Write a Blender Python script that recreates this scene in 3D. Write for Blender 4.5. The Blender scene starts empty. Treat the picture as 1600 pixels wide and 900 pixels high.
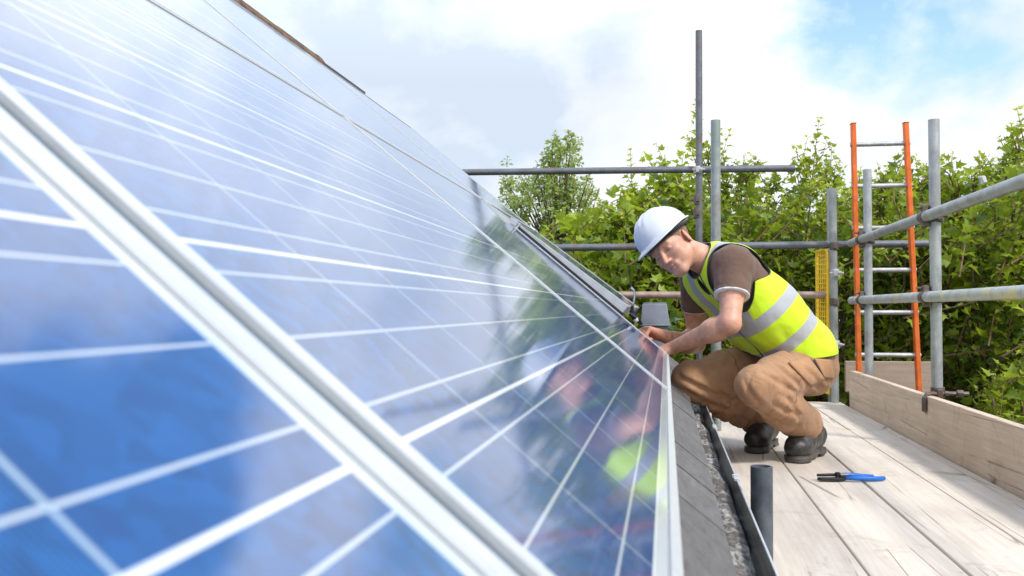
import bpy, math, random
import numpy as np
from mathutils import Vector, Matrix
random.seed(7); np.random.seed(7)
sc = bpy.context.scene
col = sc.collection
rad = math.radians
# ------------------------------------------------------------------ camera
FPX = 1427.0; YAW = rad(9.55); PIT = rad(1.34)
CAM = np.array([0.0, 0.0, 0.61])
cW = np.array([-math.sin(YAW)*math.cos(PIT), math.cos(YAW)*math.cos(PIT), math.sin(PIT)])
cR = np.array([math.cos(YAW), math.sin(YAW), 0.0])
cU = np.cross(cR, cW)
def at(x, y, d):
    """world point seen at photo pixel x, y at d metres in front of the lens"""
    return CAM + (cW + cR*(x-800)/FPX + cU*(450-y)/FPX)*d
def onz(x, y, z):
    r = cW + cR*(x-800)/FPX + cU*(450-y)/FPX
    return CAM + r*(z-CAM[2])/r[2]
def ony(x, y, Y):
    r = cW + cR*(x-800)/FPX + cU*(450-y)/FPX
    return CAM + r*(Y-CAM[1])/r[1]
cd = bpy.data.cameras.new('camera'); cam = bpy.data.objects.new('camera', cd); col.objects.link(cam)
cd.sensor_width = 36; cd.lens = 36*FPX/1600; cd.clip_start = 0.02; cd.clip_end = 2000
m = Matrix((cR, cU, -cW)).transposed().to_4x4(); m.translation = Vector(CAM); cam.matrix_world = m
cd.dof.use_dof = True; cd.dof.focus_distance = 3.55; cd.dof.aperture_fstop = 9.5
sc.camera = cam

# ------------------------------------------------------------------ node helpers
class NT:
    def __init__(s, name):
        s.m = bpy.data.materials.new(name); s.m.use_nodes = True
        s.t = s.m.node_tree; s.t.nodes.clear()
        s.out = s.t.nodes.new('ShaderNodeOutputMaterial')
    def n(s, typ, **kw):
        x = s.t.nodes.new(typ)
        for k, v in kw.items():
            if k[0] == '_': setattr(x, k[1:], v)
        return x
    def set(s, sock, v):
        if isinstance(v, bpy.types.NodeSocket): s.t.links.new(v, sock)
        elif v is not None:
            if hasattr(sock.default_value, '__len__') and not hasattr(v, '__len__'): v = (v, v, v)
            if hasattr(v, '__len__') and len(v) == 3 and len(sock.default_value) == 4: v = (*v, 1)
            sock.default_value = v
    def math(s, op, a, b=0.0, c=None, clamp=False):
        x = s.n('ShaderNodeMath', _operation=op, _use_clamp=clamp)
        s.set(x.inputs[0], a); s.set(x.inputs[1], b)
        if c is not None: s.set(x.inputs[2], c)
        return x.outputs[0]
    def mix(s, f, a, b, mode='MIX'):
        x = s.n('ShaderNodeMix', _data_type='RGBA', _blend_type=mode)
        s.set(x.inputs[0], f); s.set(x.inputs[6], a); s.set(x.inputs[7], b)
        return x.outputs[2]
    def ramp(s, f, a, b, lo=0.0, hi=1.0):
        x = s.n('ShaderNodeMapRange', _clamp=True)
        s.set(x.inputs[0], f); s.set(x.inputs[1], a); s.set(x.inputs[2], b); s.set(x.inputs[3], lo); s.set(x.inputs[4], hi)
        return x.outputs[0]
    def obj(s): return s.n('ShaderNodeTexCoord').outputs['Object']
    def scale(s, v, sc_):
        x = s.n('ShaderNodeMapping'); s.set(x.inputs['Vector'], v); x.inputs['Scale'].default_value = sc_
        return x.outputs[0]
    def noise(s, v, scale, detail=4, rough=.55, dist=0):
        x = s.n('ShaderNodeTexNoise'); s.set(x.inputs['Vector'], v)
        x.inputs['Scale'].default_value = scale; x.inputs['Detail'].default_value = detail
        x.inputs['Roughness'].default_value = rough; x.inputs['Distortion'].default_value = dist
        return x.outputs['Fac']
    def vor(s, v, scale, feature='F1', out='Distance'):
        x = s.n('ShaderNodeTexVoronoi', _feature=feature); s.set(x.inputs['Vector'], v)
        x.inputs['Scale'].default_value = scale
        return x.outputs[out]
    def attr(s, name):
        return s.n('ShaderNodeAttribute', _attribute_name=name).outputs['Fac']
    def sep(s, v):
        x = s.n('ShaderNodeSeparateXYZ'); s.set(x.inputs[0], v); return x.outputs
    def bump(s, h, strength=.3, dist=.01):
        x = s.n('ShaderNodeBump'); s.set(x.inputs['Height'], h)
        x.inputs['Strength'].default_value = strength; x.inputs['Distance'].default_value = dist
        return x.outputs[0]
    def pbr(s, color, rough=.5, metal=0.0, bump=None, **kw):
        x = s.n('ShaderNodeBsdfPrincipled')
        s.set(x.inputs['Base Color'], color); s.set(x.inputs['Roughness'], rough); s.set(x.inputs['Metallic'], metal)
        if bump is not None: s.set(x.inputs['Normal'], bump)
        for k, v in kw.items(): s.set(x.inputs[k.replace('_', ' ')], v)
        s.t.links.new(x.outputs[0], s.out.inputs[0])
        return x
def simple(name, color, rough=.5, metal=0.0, nscale=30, var=.15, bstr=.1, bdist=.003):
    n = NT(name); o = n.obj(); f = n.noise(o, nscale, 5, .6)
    c = n.mix(n.ramp(f, .3, .7), tuple(x*(1-var) for x in color), tuple(min(1, x*(1+var)) for x in color))
    n.pbr(c, n.ramp(f, .3, .7, rough*.85, min(1, rough*1.15)), metal, n.bump(f, bstr, bdist)); return n.m

# ------------------------------------------------------------------ materials
M = {}
def wood(name, a, b, axis, darkc=(.16,.12,.09), stain=.5):
    n = NT(name); o = n.obj()
    rnd = n.n('ShaderNodeObjectInfo').outputs['Random']
    off = n.n('ShaderNodeVectorMath', _operation='ADD'); n.set(off.inputs[0], o)
    cx = n.n('ShaderNodeCombineXYZ'); n.set(cx.inputs[0], n.math('MULTIPLY', rnd, 37.)); n.set(cx.inputs[1], n.math('MULTIPLY', rnd, 53.)); n.set(cx.inputs[2], n.math('MULTIPLY', rnd, 17.))
    n.set(off.inputs[1], cx.outputs[0]); v = off.outputs[0]
    st = [1, 1, 1]; st[axis] = .035
    g = n.noise(n.scale(v, tuple(st)), 95, 6, .65, .35)
    st2 = [1, 1, 1]; st2[axis] = .09
    g2 = n.noise(n.scale(v, tuple(st2)), 16, 4, .6, .8)
    big = n.noise(v, 2.2, 5, .6)
    mid = n.noise(v, 9, 6, .7)
    st3 = [1, 1, 1]; st3[axis] = .05
    ck = n.vor(n.scale(v, tuple(st3)), 7.5, 'DISTANCE_TO_EDGE')
    ckm = n.math('MULTIPLY', n.ramp(ck, .0, .016, 1, 0), n.ramp(n.noise(v, 2.3, 3), .50, .60))
    smear = n.math('MULTIPLY', n.ramp(n.noise(v, 4.5, 8, .75, .6), .57, .66), .42)
    kn = n.vor(n.scale(v, tuple([1 if i != axis else .45 for i in range(3)])), 3.1)
    knm = n.ramp(kn, .03, .055, 1, 0)
    c = n.mix(n.ramp(g, .3, .7), a, b)
    c = n.mix(n.math('MULTIPLY', n.ramp(g2, .42, .68), .45), c, tuple(x*.72 for x in a))
    c = n.mix(n.math('MULTIPLY', n.ramp(big, .45, .75), stain), c, tuple(x*y for x, y in zip(a, (.66, .63, .62))))
    c = n.mix(n.math('MULTIPLY', n.ramp(mid, .62, .8), .5), c, darkc)
    c = n.mix(n.math('MULTIPLY', knm, .55), c, darkc)
    c = n.mix(smear, c, tuple(x*.5 for x in a)); c = n.mix(n.math('MULTIPLY', ckm, .9), c, tuple(x*.6 for x in darkc))
    h = n.math('SUBTRACT', g, n.math('MULTIPLY', ckm, 1.5))
    n.pbr(c, .82, 0, n.bump(h, .35, .002)); return n.m
M['board'] = wood('weathered_board', (.63,.54,.44), (.75,.67,.57), 1, (.30,.24,.19), .35)
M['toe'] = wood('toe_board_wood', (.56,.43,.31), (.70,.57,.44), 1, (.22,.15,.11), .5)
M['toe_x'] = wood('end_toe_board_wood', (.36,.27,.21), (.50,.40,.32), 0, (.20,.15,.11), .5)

def tube_mat(name, base, rust=.3, rustc=(.20,.11,.07), paint=None, pth=.6):
    n = NT(name); o = n.obj()
    rnd = n.n('ShaderNodeObjectInfo').outputs['Random']
    ad = n.n('ShaderNodeVectorMath', _operation='ADD'); n.set(ad.inputs[0], o)
    cx = n.n('ShaderNodeCombineXYZ')
    for i, k in enumerate((31., 17., 43.)): n.set(cx.inputs[i], n.math('MULTIPLY', rnd, k))
    n.set(ad.inputs[1], cx.outputs[0]); v = ad.outputs[0]
    f1 = n.noise(v, 14, 6, .65); f2 = n.noise(n.scale(v, (1,1,.2)), 60, 4, .6); f3 = n.noise(v, 5, 5, .7); f4 = n.noise(v, 3.1, 3, .6)
    c = n.mix(n.ramp(f1, .3, .7), tuple(x*.72 for x in base), tuple(min(1, x*1.2) for x in base))
    c = n.mix(n.math('MULTIPLY', n.ramp(f2, .55, .75), .5), c, tuple(min(1, x*1.6) for x in base))
    c = n.mix(n.math('MULTIPLY', n.ramp(f3, .52, .66), rust), c, rustc)
    if paint: c = n.mix(n.math('MULTIPLY', n.ramp(f4, pth, pth+.05), .75), c, paint)
    n.pbr(c, n.ramp(f1, .2, .8, .38, .62), .45, n.bump(f2, .25, .001)); return n.m
M['tube'] = tube_mat('galvanised_tube', (.40,.415,.42), .25, paint=(.30,.40,.36), pth=.64)
M['tube_green'] = tube_mat('green_stained_tube', (.33,.355,.35), .35, paint=(.24,.31,.28), pth=.58)
M['tube_dark'] = tube_mat('dark_tube', (.17,.18,.20), .55)
M['tube_blue'] = tube_mat('blue_grey_tube', (.10,.12,.145), .35, (.30,.31,.31))
M['tube_rust'] = tube_mat('rusty_tube', (.40,.30,.26), .9, (.34,.16,.10))
M['tube_yellow'] = tube_mat('yellow_painted_tube', (.50,.52,.52), .15, paint=(.66,.60,.26), pth=.55)
M['coupler'] = tube_mat('rusty_coupler', (.15,.12,.105), .6, (.13,.07,.05))
M['coupler_z'] = tube_mat('zinc_coupler', (.55,.56,.56), .15)
M['orange'] = tube_mat('orange_ladder_paint', (.80,.17,.035), .15, (.55,.35,.10))
M['rung'] = tube_mat('rung_aluminium', (.50,.50,.50), .3)
M['yellow'] = simple('yellow_gate_paint', (.95,.60,.03), .45, 0, 20, .1)
M['alu'] = simple('anodised_aluminium', (.60,.62,.64), .36, .3, 60, .04, .02)
M['alu_grey'] = simple('grey_aluminium', (.50,.51,.53), .42, .5, 14, .12, .03)
M['lead'] = simple('vent_grey_metal', (.27,.29,.34), .5, .4, 9, .18, .1)
M['joint_shade'] = simple('joint_shade', (.085,.125,.155), .6, 0, 30, .1)  # dark tone standing in for shade on a frame side
M['black'] = simple('black_plastic', (.016,.017,.019), .4, 0, 40, .3, .05)
M['gutter'] = simple('gutter_black', (.035,.037,.04), .32, 0, 7, .5, .3, .004)
M['steel'] = simple('bright_steel', (.62,.62,.62), .25, .9, 30, .1)
M['blue_grip'] = simple('blue_grip', (.015,.17,.62), .38, 0, 60, .15)
M['vest_trim'] = simple('vest_trim', (.02,.025,.02), .7)

def slate():
    n = NT('slate_tile'); o = n.obj()
    f = n.noise(n.scale(o, (1,.25,1)), 55, 6, .7, .3); b = n.noise(o, 3.5, 5, .6)
    s = n.noise(n.scale(o, (.08,1,.08)), 40, 5, .6)
    c = n.mix(n.ramp(f, .3, .7), (.085,.082,.082), (.165,.158,.155))
    c = n.mix(n.math('MULTIPLY', n.ramp(b, .45, .7), .5), c, (.07,.062,.058))
    c = n.mix(n.math('MULTIPLY', n.ramp(s, .6, .75), .45), c, (.27,.25,.24))
    n.pbr(c, .78, 0, n.bump(n.math('ADD', f, s), .5, .003)); return n.m
M['slate'] = slate()
def ridge():
    n = NT('weathered_ridge_tile'); o = n.obj()
    f = n.noise(o, 22, 6, .7); b = n.noise(o, 6, 4, .6)
    c = n.mix(n.ramp(f, .35, .65), (.035,.025,.020), (.22,.13,.075))
    c = n.mix(n.ramp(b, .55, .65), c, (.22,.20,.13))
    n.pbr(c, .9, 0, n.bump(f, .6, .01)); return n.m
M['ridge'] = ridge()
def debris():
    n = NT('gutter_debris'); o = n.obj()
    f = n.noise(n.scale(o, (1,.35,1)), 75, 6, .75, .5); b = n.noise(o, 9, 5, .65); v = n.vor(o, 70)
    c = n.mix(n.ramp(f, .42, .6), (.10,.085,.07), (.50,.49,.46))
    c = n.mix(n.ramp(b, .5, .62), c, (.12,.10,.08)); c = n.mix(n.ramp(v, .1, .25, .5, 0), c, (.05,.04,.03))
    n.pbr(c, .9, 0, n.bump(n.math('ADD', f, v), .8, .006)); return n.m
M['debris'] = debris()
def brick():
    n = NT('brick_wall'); o = n.obj()
    b = n.n('ShaderNodeTexBrick'); mp = n.n('ShaderNodeMapping'); n.set(mp.inputs[0], o); mp.inputs['Rotation'].default_value = (rad(90), 0, rad(90))
    n.set(b.inputs['Vector'], mp.outputs[0]); b.inputs['Scale'].default_value = 4.4; b.inputs['Mortar Size'].default_value = .02
    b.inputs['Color1'].default_value = (.30,.13,.08,1); b.inputs['Color2'].default_value = (.38,.19,.12,1); b.inputs['Mortar'].default_value = (.4,.38,.34,1)
    n.pbr(b.outputs[0], .9); return n.m
M['brick'] = brick()
def ground():
    n = NT('ground_grass'); o = n.obj(); f = n.noise(o, 1.2, 8, .7); g = n.noise(o, 30, 5, .7)
    c = n.mix(n.ramp(f, .35, .65), (.035,.05,.018), (.07,.09,.03)); c = n.mix(n.ramp(g, .5, .7, 0, .5), c, (.09,.07,.045))
    n.pbr(c, .95, 0, n.bump(g, .6, .05)); return n.m
M['ground'] = ground()

def cells():
    """polycrystalline cells under glass; UV is in metres from the first cell's corner"""
    n = NT('solar_cells'); uv = n.n('ShaderNodeUVMap', _uv_map='UVMap').outputs[0]; X, Y, _ = n.sep(uv)
    p = .158
    def near(v, period, off, w):      # 1 on a line of half width w
        f = n.math('FRACT', n.math('DIVIDE', n.math('ADD', v, -off + period*100.5), period))
        d = n.math('MULTIPLY', n.math('ABSOLUTE', n.math('SUBTRACT', f, .5)), period)
        return n.ramp(d, w*.8, w*1.25, 1, 0)
    gx = near(X, p, 0, .0013); gy = near(Y, p, 0, .0017)
    bus = n.math('MAXIMUM', near(Y, p, p/6, .0009), n.math('MAXIMUM', near(Y, p, p/2, .0009), near(Y, p, 5*p/6, .0009)))
    fing = near(X, .0026, 0, .00022)
    inside = n.math('MULTIPLY', n.math('MULTIPLY', n.math('GREATER_THAN', X, .0), n.math('LESS_THAN', X, p*10)),
                    n.math('MULTIPLY', n.math('GREATER_THAN', Y, .0), n.math('LESS_THAN', Y, p*6)))
    k = n.n('ShaderNodeTexVoronoi'); n.set(k.inputs['Vector'], n.scale(uv, (1, 1, 1))); k.inputs['Scale'].default_value = 85
    ks = n.sep(k.outputs['Color'])[0]
    cl = n.n('ShaderNodeTexWhiteNoise', _noise_dimensions='2D')
    fl = n.n('ShaderNodeVectorMath', _operation='FLOOR'); dv = n.n('ShaderNodeVectorMath', _operation='DIVIDE')
    n.set(dv.inputs[0], uv); dv.inputs[1].default_value = (p, p, 1); n.set(fl.inputs[0], dv.outputs[0]); n.set(cl.inputs['Vector'], fl.outputs[0])
    c = n.mix(n.ramp(ks, 0, 1, .0, 1.), (.001,.040,.15), (.002,.085,.28))
    c = n.mix(n.math('MULTIPLY', cl.outputs[0], .35), c, (.004,.040,.20))
    c = n.mix(n.math('MULTIPLY', fing, .24), c, (.20,.30,.45))
    c = n.mix(bus, c, (.50,.56,.60)); c = n.mix(gx, c, (.32,.42,.50)); c = n.mix(gy, c, (.78,.82,.84))
    c = n.mix(inside, (.55,.60,.62), c)
    ex = n.math('MINIMUM', n.math('ADD', X, .0125), n.math('SUBTRACT', 10*p+.0125, X)); ey = n.math('MINIMUM', n.math('ADD', Y, .0125), n.math('SUBTRACT', n.attr('cell_h'), Y))
    c = n.mix(n.ramp(n.math('MINIMUM', ex, ey), .0008, .0022, .8, 0), c, (.05,.06,.065))  # thin dark line painted as the shadow of the frame lip's inner edge
    dust = n.noise(n.scale(uv, (1, 1, 1)), 3.0, 6, .65)
    x = n.pbr(c, .55, 0, None, Specular_IOR_Level=.3, Coat_Weight=1.0, Coat_Roughness=n.ramp(dust, .35, .7, .058, .092), Coat_IOR=1.95)
    return n.m
M['cells'] = cells()

def leaf(name, dark, lite, young):
    n = NT(name); t = n.attr('tint'); y = n.attr('young')
    c = n.mix(t, dark, lite); c = n.mix(y, c, young)
    g = n.n('ShaderNodeBsdfPrincipled'); n.set(g.inputs['Base Color'], c); g.inputs['Roughness'].default_value = .42
    tr = n.n('ShaderNodeBsdfTranslucent'); n.set(tr.inputs[0], n.mix(.65, c, (.50,.62,.04), 'MIX'))
    mx = n.n('ShaderNodeMixShader'); mx.inputs[0].default_value = .45
    n.t.links.new(g.outputs[0], mx.inputs[1]); n.t.links.new(tr.outputs[0], mx.inputs[2]); n.t.links.new(mx.outputs[0], n.out.inputs[0])
    return n.m
M['leaf'] = leaf('maple_leaf', (.035,.085,.012), (.38,.49,.045), (.72,.78,.07))
M['leaf_lime'] = leaf('lime_leaf', (.10,.18,.02), (.36,.48,.04), (.65,.72,.05))
M['leaf_birch'] = leaf('birch_leaf', (.20,.30,.11), (.42,.54,.22), (.50,.6,.22))
M['leaf_dark'] = leaf('far_leaf', (.03,.07,.014), (.13,.21,.035), (.28,.36,.05))
M['bark'] = simple('bark', (.12,.085,.06), .9, 0, 30, .4, .6, .01)
M['stem'] = simple('young_stem', (.16,.09,.05), .8, 0, 30, .3)
# ------------------------------------------------------------------ object helpers
def tag(o, label=None, cat=None, group=None, kind=None):
    if label: o['label'] = label
    if cat: o['category'] = cat
    if group: o['group'] = group
    if kind: o['kind'] = kind
    return o
def empty(name, loc=(0,0,0), label=None, cat=None, group=None):
    o = bpy.data.objects.new(name, None); col.objects.link(o); o.location = loc; o.empty_display_size = .1
    return tag(o, label, cat, group)
class MB:
    """collects shapes in world space; build() links them as ONE mesh object"""
    def __init__(s): s.v = []; s.f = []
    def add(s, v, f):
        k = len(s.v); s.v += [tuple(map(float, x)) for x in v]; s.f += [tuple(i+k for i in q) for q in f]; return s
    def box(s, lo, hi, xf=None):
        (a, b, c), (d, e, g) = lo, hi
        v = [(a,b,c),(d,b,c),(d,e,c),(a,e,c),(a,b,g),(d,b,g),(d,e,g),(a,e,g)]
        if xf is not None: v = [xf(Vector(p)) for p in v]
        return s.add(v, [(0,3,2,1),(4,5,6,7),(0,1,5,4),(1,2,6,5),(2,3,7,6),(3,0,4,7)])
    def prism(s, poly, xf, t0, t1):
        """polygon (x,y) extruded in z from t0 to t1, then xf"""
        n = len(poly); v = [xf(Vector((x, y, t0))) for x, y in poly] + [xf(Vector((x, y, t1))) for x, y in poly]
        return s.add(v, [tuple(range(n))[::-1], tuple(range(n, 2*n))] + [(i, (i+1) % n, n+(i+1) % n, n+i) for i in range(n)])
    def path(s, pts, r, seg=12, caps=True):
        """tube along a polyline, r number or list"""
        pts = [Vector(p) for p in pts]; n = len(pts)
        rs = r if hasattr(r, '__len__') else [r]*n
        t0 = (pts[1]-pts[0]).normalized(); a = t0.orthogonal().normalized()
        V = []
        for i, p in enumerate(pts):
            t = (pts[min(i+1, n-1)]-pts[max(i-1, 0)]).normalized()
            a = (a - t*a.dot(t)).normalized(); b = t.cross(a)
            for k in range(seg):
                w = 2*math.pi*k/seg; V.append(p + (a*math.cos(w)+b*math.sin(w))*rs[i])
        F = [(i*seg+k, i*seg+(k+1) % seg, (i+1)*seg+(k+1) % seg, (i+1)*seg+k) for i in range(n-1) for k in range(seg)]
        if caps: F += [tuple(range(seg))[::-1], tuple(range((n-1)*seg, n*seg))]
        return s.add(V, F)
    def pipe(s, a, b, r=.02415, wall=.004, seg=28):
        """hollow tube with open ends"""
        a, b = Vector(a), Vector(b); t = (b-a).normalized(); u = t.orthogonal().normalized(); w = t.cross(u); V = []
        for p, rr in ((a, r), (b, r), (b, r-wall), (a, r-wall)):
            for k in range(seg):
                q = 2*math.pi*k/seg; V.append(p + (u*math.cos(q)+w*math.sin(q))*rr)
        F = [(i*seg+k, i*seg+(k+1) % seg, ((i+1) % 4)*seg+(k+1) % seg, ((i+1) % 4)*seg+k) for i in range(4) for k in range(seg)]
        return s.add(V, F)
    def build(s, name, mat, parent=None, smooth=False, bevel=0, auto=None):
        me = bpy.data.meshes.new(name); o = bpy.data.objects.new(name, me); col.objects.link(o)
        V = s.v
        if parent is not None:
            o.parent = parent; inv = world(parent).inverted(); V = [tuple(inv @ Vector(p)) for p in V]
        me.from_pydata(V, [], s.f); me.update()
        me.materials.append(M[mat] if isinstance(mat, str) else mat)
        if smooth or auto:
            me.polygons.foreach_set('use_smooth', [True]*len(me.polygons))
        if bevel:
            b = o.modifiers.new('bevel', 'BEVEL'); b.width = bevel; b.segments = 2; b.limit_method = 'ANGLE'; b.angle_limit = rad(35); b.harden_normals = False
        if auto:
            e = o.modifiers.new('split', 'EDGE_SPLIT'); e.split_angle = rad(auto)
        return o
def world(o):
    mm = Matrix.LocRotScale(o.location, o.rotation_euler, o.scale)
    return world(o.parent) @ mm if o.parent else mm
def raw_mesh(name, V, F, mat, parent=None, smooth=True, attrs=None, quads=4):
    """V (n,3) F (m,k) numpy -> object"""
    me = bpy.data.meshes.new(name); me.vertices.add(len(V)); 
    if parent is not None:
        inv = np.array(world(parent).inverted()); V = V @ inv[:3,:3].T + inv[:3,3]
    me.vertices.foreach_set('co', np.ascontiguousarray(V, dtype=np.float32).ravel())
    k = F.shape[1]; me.loops.add(F.size); me.loops.foreach_set('vertex_index', np.ascontiguousarray(F, dtype=np.int32).ravel())
    me.polygons.add(len(F)); me.polygons.foreach_set('loop_start', np.arange(0, F.size, k, dtype=np.int32))
    me.polygons.foreach_set('use_smooth', np.full(len(F), smooth))
    for nme, arr in (attrs or {}).items():
        a = me.attributes.new(nme, 'FLOAT', 'POINT'); a.data.foreach_set('value', np.ascontiguousarray(arr, dtype=np.float32))
    me.update(calc_edges=True); me.validate()
    me.materials.append(M[mat] if isinstance(mat, str) else mat)
    o = bpy.data.objects.new(name, me); col.objects.link(o)
    if parent is not None: o.parent = parent
    return o

# ------------------------------------------------------------------ ground, house
MB().add([(-300,-300,-4.8),(300,-300,-4.8),(300,300,-4.8),(-300,300,-4.8)], [(0,1,2,3)]).build('ground', 'ground')
tag(bpy.data.objects['ground'], kind='structure')
TH = rad(40); cT, sT = math.cos(TH), math.sin(TH)
PX0, PZ0 = -.006, .445                                # first cell edge of the array
def slope(u, s, h=0.0):
    """point on the array's plane: u along the eave, s up the roof, h above it"""
    return Vector((PX0 - s*cT + h*sT, u, PZ0 + s*sT + h*cT))
house = empty('house', (-2, 2, -4.8), 'house with a grey slate roof and black eaves gutter under the solar panels', 'house')
HR = -.086                                            # top face of the tiles under the array plane
mb = MB()
eY = 6.05; rY = 4.72; sE = -.204; sR = 2.12
rows = 7
for r in range(rows):
    s0 = sE + r*.32; s1 = s0+.36
    u = -3.0 + (r % 2)*.15
    far = eY - (eY-rY)*max(0, (s0-sE)/(sR-sE))
    while u < far:
        w = .298; u2 = min(u+w, far)
        j = random.uniform(-.0018, .0018)
        def xf(p, j=j): return slope(p.x, p.y, p.z)
        t = .006
        lift = .012
        P = [slope(u,s0,HR+j), slope(u2,s0,HR+j), slope(u2,min(s1,sR),HR-lift+j), slope(u,min(s1,sR),HR-lift+j)]
        Q = [slope(u,s0,HR-.014), slope(u2,s0,HR-.014), slope(u2,min(s1,sR),HR-.026), slope(u,min(s1,sR),HR-.026)]
        mb.add(Q+P, [(0,3,2,1),(4,5,6,7),(0,1,5,4),(1,2,6,5),(2,3,7,6),(3,0,4,7)])
        u += w+.004
roof = mb.build('roof', 'slate', house)
mb = MB()   # roof deck, the hip and the far slope
a, b, c_, d = slope(-3, sE+.01, HR-.03), slope(eY, sE+.01, HR-.03), slope(rY, sR, HR-.03), slope(-3, sR, HR-.03)
rx = c_.x
e, f = Vector((2*rx-a.x, -3, a.z)), Vector((2*rx-a.x, eY, a.z))
mb.add([a,b,c_,d,e,f], [(0,1,2,3),(3,2,5,4),(1,5,2),(0,3,4),(0,4,5,1)])
mb.build('roof_deck', 'slate', roof)
mb = MB(); mb.box((-3.6,-2.9,-4.8),(-.12,5.85,.20)); mb.build('wall', 'brick', house)
# ridge tiles, the last one undercut by a black dry-verge strip
ru = -3.0; 
while ru < rY-.66:
    e_ = min(ru+.43, rY-.62)
    mb = MB(); V = []; n = 9
    for u in (ru, e_):
        for R_ in (.102, .086):
            for k in range(n):
                w = math.pi*(k/(n-1)); c0 = slope(u, sR, HR+.012)
                V.append(Vector((c0.x+R_*math.cos(w)*1.05, u, c0.z-.02+R_*math.sin(w)*.95+random.uniform(-.003,.003))))
    F = []
    for k in range(n-1):
        F += [(k, k+1, 2*n+k+1, 2*n+k), (n+k, 3*n+k, 3*n+k+1, n+k+1), (k, n+k, n+k+1, k+1), (2*n+k, 2*n+k+1, 3*n+k+1, 3*n+k)]
    F += [(0, 2*n, 3*n, n), (n-1, 2*n-1, 4*n-1, 3*n-1)]
    mb.add(V, F); mb.build('ridge_tile', 'ridge', roof, bevel=.004)
    ru += .44
mb = MB()
mb.prism([(-.10,-.035),(.085,-.030),(.088,.0),(-.09,.0)], lambda p: Vector((slope(0, sR, HR).x+p.x, p.z, slope(0, sR, HR).z+p.y+.045)), rY-.62, rY)
mb.build('ridge_batten', 'black', roof, bevel=.003)
# gutter
gx0, gx1, gz = .062, .170, .200
mb = MB(); prof = []
for k in range(13):
    w = math.pi*k/12; prof.append((.109-.054*math.cos(w), gz-.075*math.sin(w)))
outer = [(x+(x-.109)*.06, z-.004 if 0 < i < 12 else z) for i, (x, z) in enumerate(prof)]
lipi = prof+[(.163,.204),(.1675,.204),(.1675,.198)]+outer[::-1][1:]
ys = [-1.5, 1.9, 1.905, 3.55, 3.555, 6.05]
for a0, a1 in ((-1.5, 2.05), (2.054, 4.6), (4.604, 6.05)):
    mb.prism([(x, z) for x, z in lipi], lambda p: Vector((p.x, p.z, p.y)), a0, a1)
gut = mb.build('gutter', 'gutter', house)
mb = MB(); mb.prism([(.1635,.2045),(.1645,.2062),(.1680,.2062),(.1690,.1985),(.1675,.2042)], lambda p: Vector((p.x,p.z,p.y)), -1.5, 6.05)
mb.build('gutter_rim', 'alu', gut)
for y in (2.24, 3.2, 4.3, 5.2):
    mb = MB(); mb.box((.158,y-.016,.204),(.170,y+.016,.211)); mb.box((.1685,y-.008,.175),(.172,y+.008,.208)); mb.box((.156,y+.019,.204),(.170,y+.026,.214))
    mb.build('gutter_bracket', 'alu', gut, bevel=.001)
mb = MB(); mb.box((.070,2.045,.196),(.169,2.06,.199)); 
V = []; F = []
yy = np.arange(-1.5, 6.0, .03)
for i, y in enumerate(yy):
    for k, x in enumerate(np.linspace(.062, .152, 6)):
        V.append((x, y, .172 + .010*math.sin(y*9+x*40)*math.sin(y*3.1) + random.uniform(-.003,.003) - (.012 if k == 5 else 0)))
for i in range(len(yy)-1):
    for k in range(5): F.append((i*6+k, i*6+k+1, i*6+6+k+1, i*6+6+k))
mb2 = MB(); mb2.add(V, F); mb2.build('gutter_debris', 'debris', gut, smooth=True)
# fascia behind the gutter
MB().box((.035,-2.9,.03),(.055,5.95,.215)).build('fascia', 'black', house)

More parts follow.
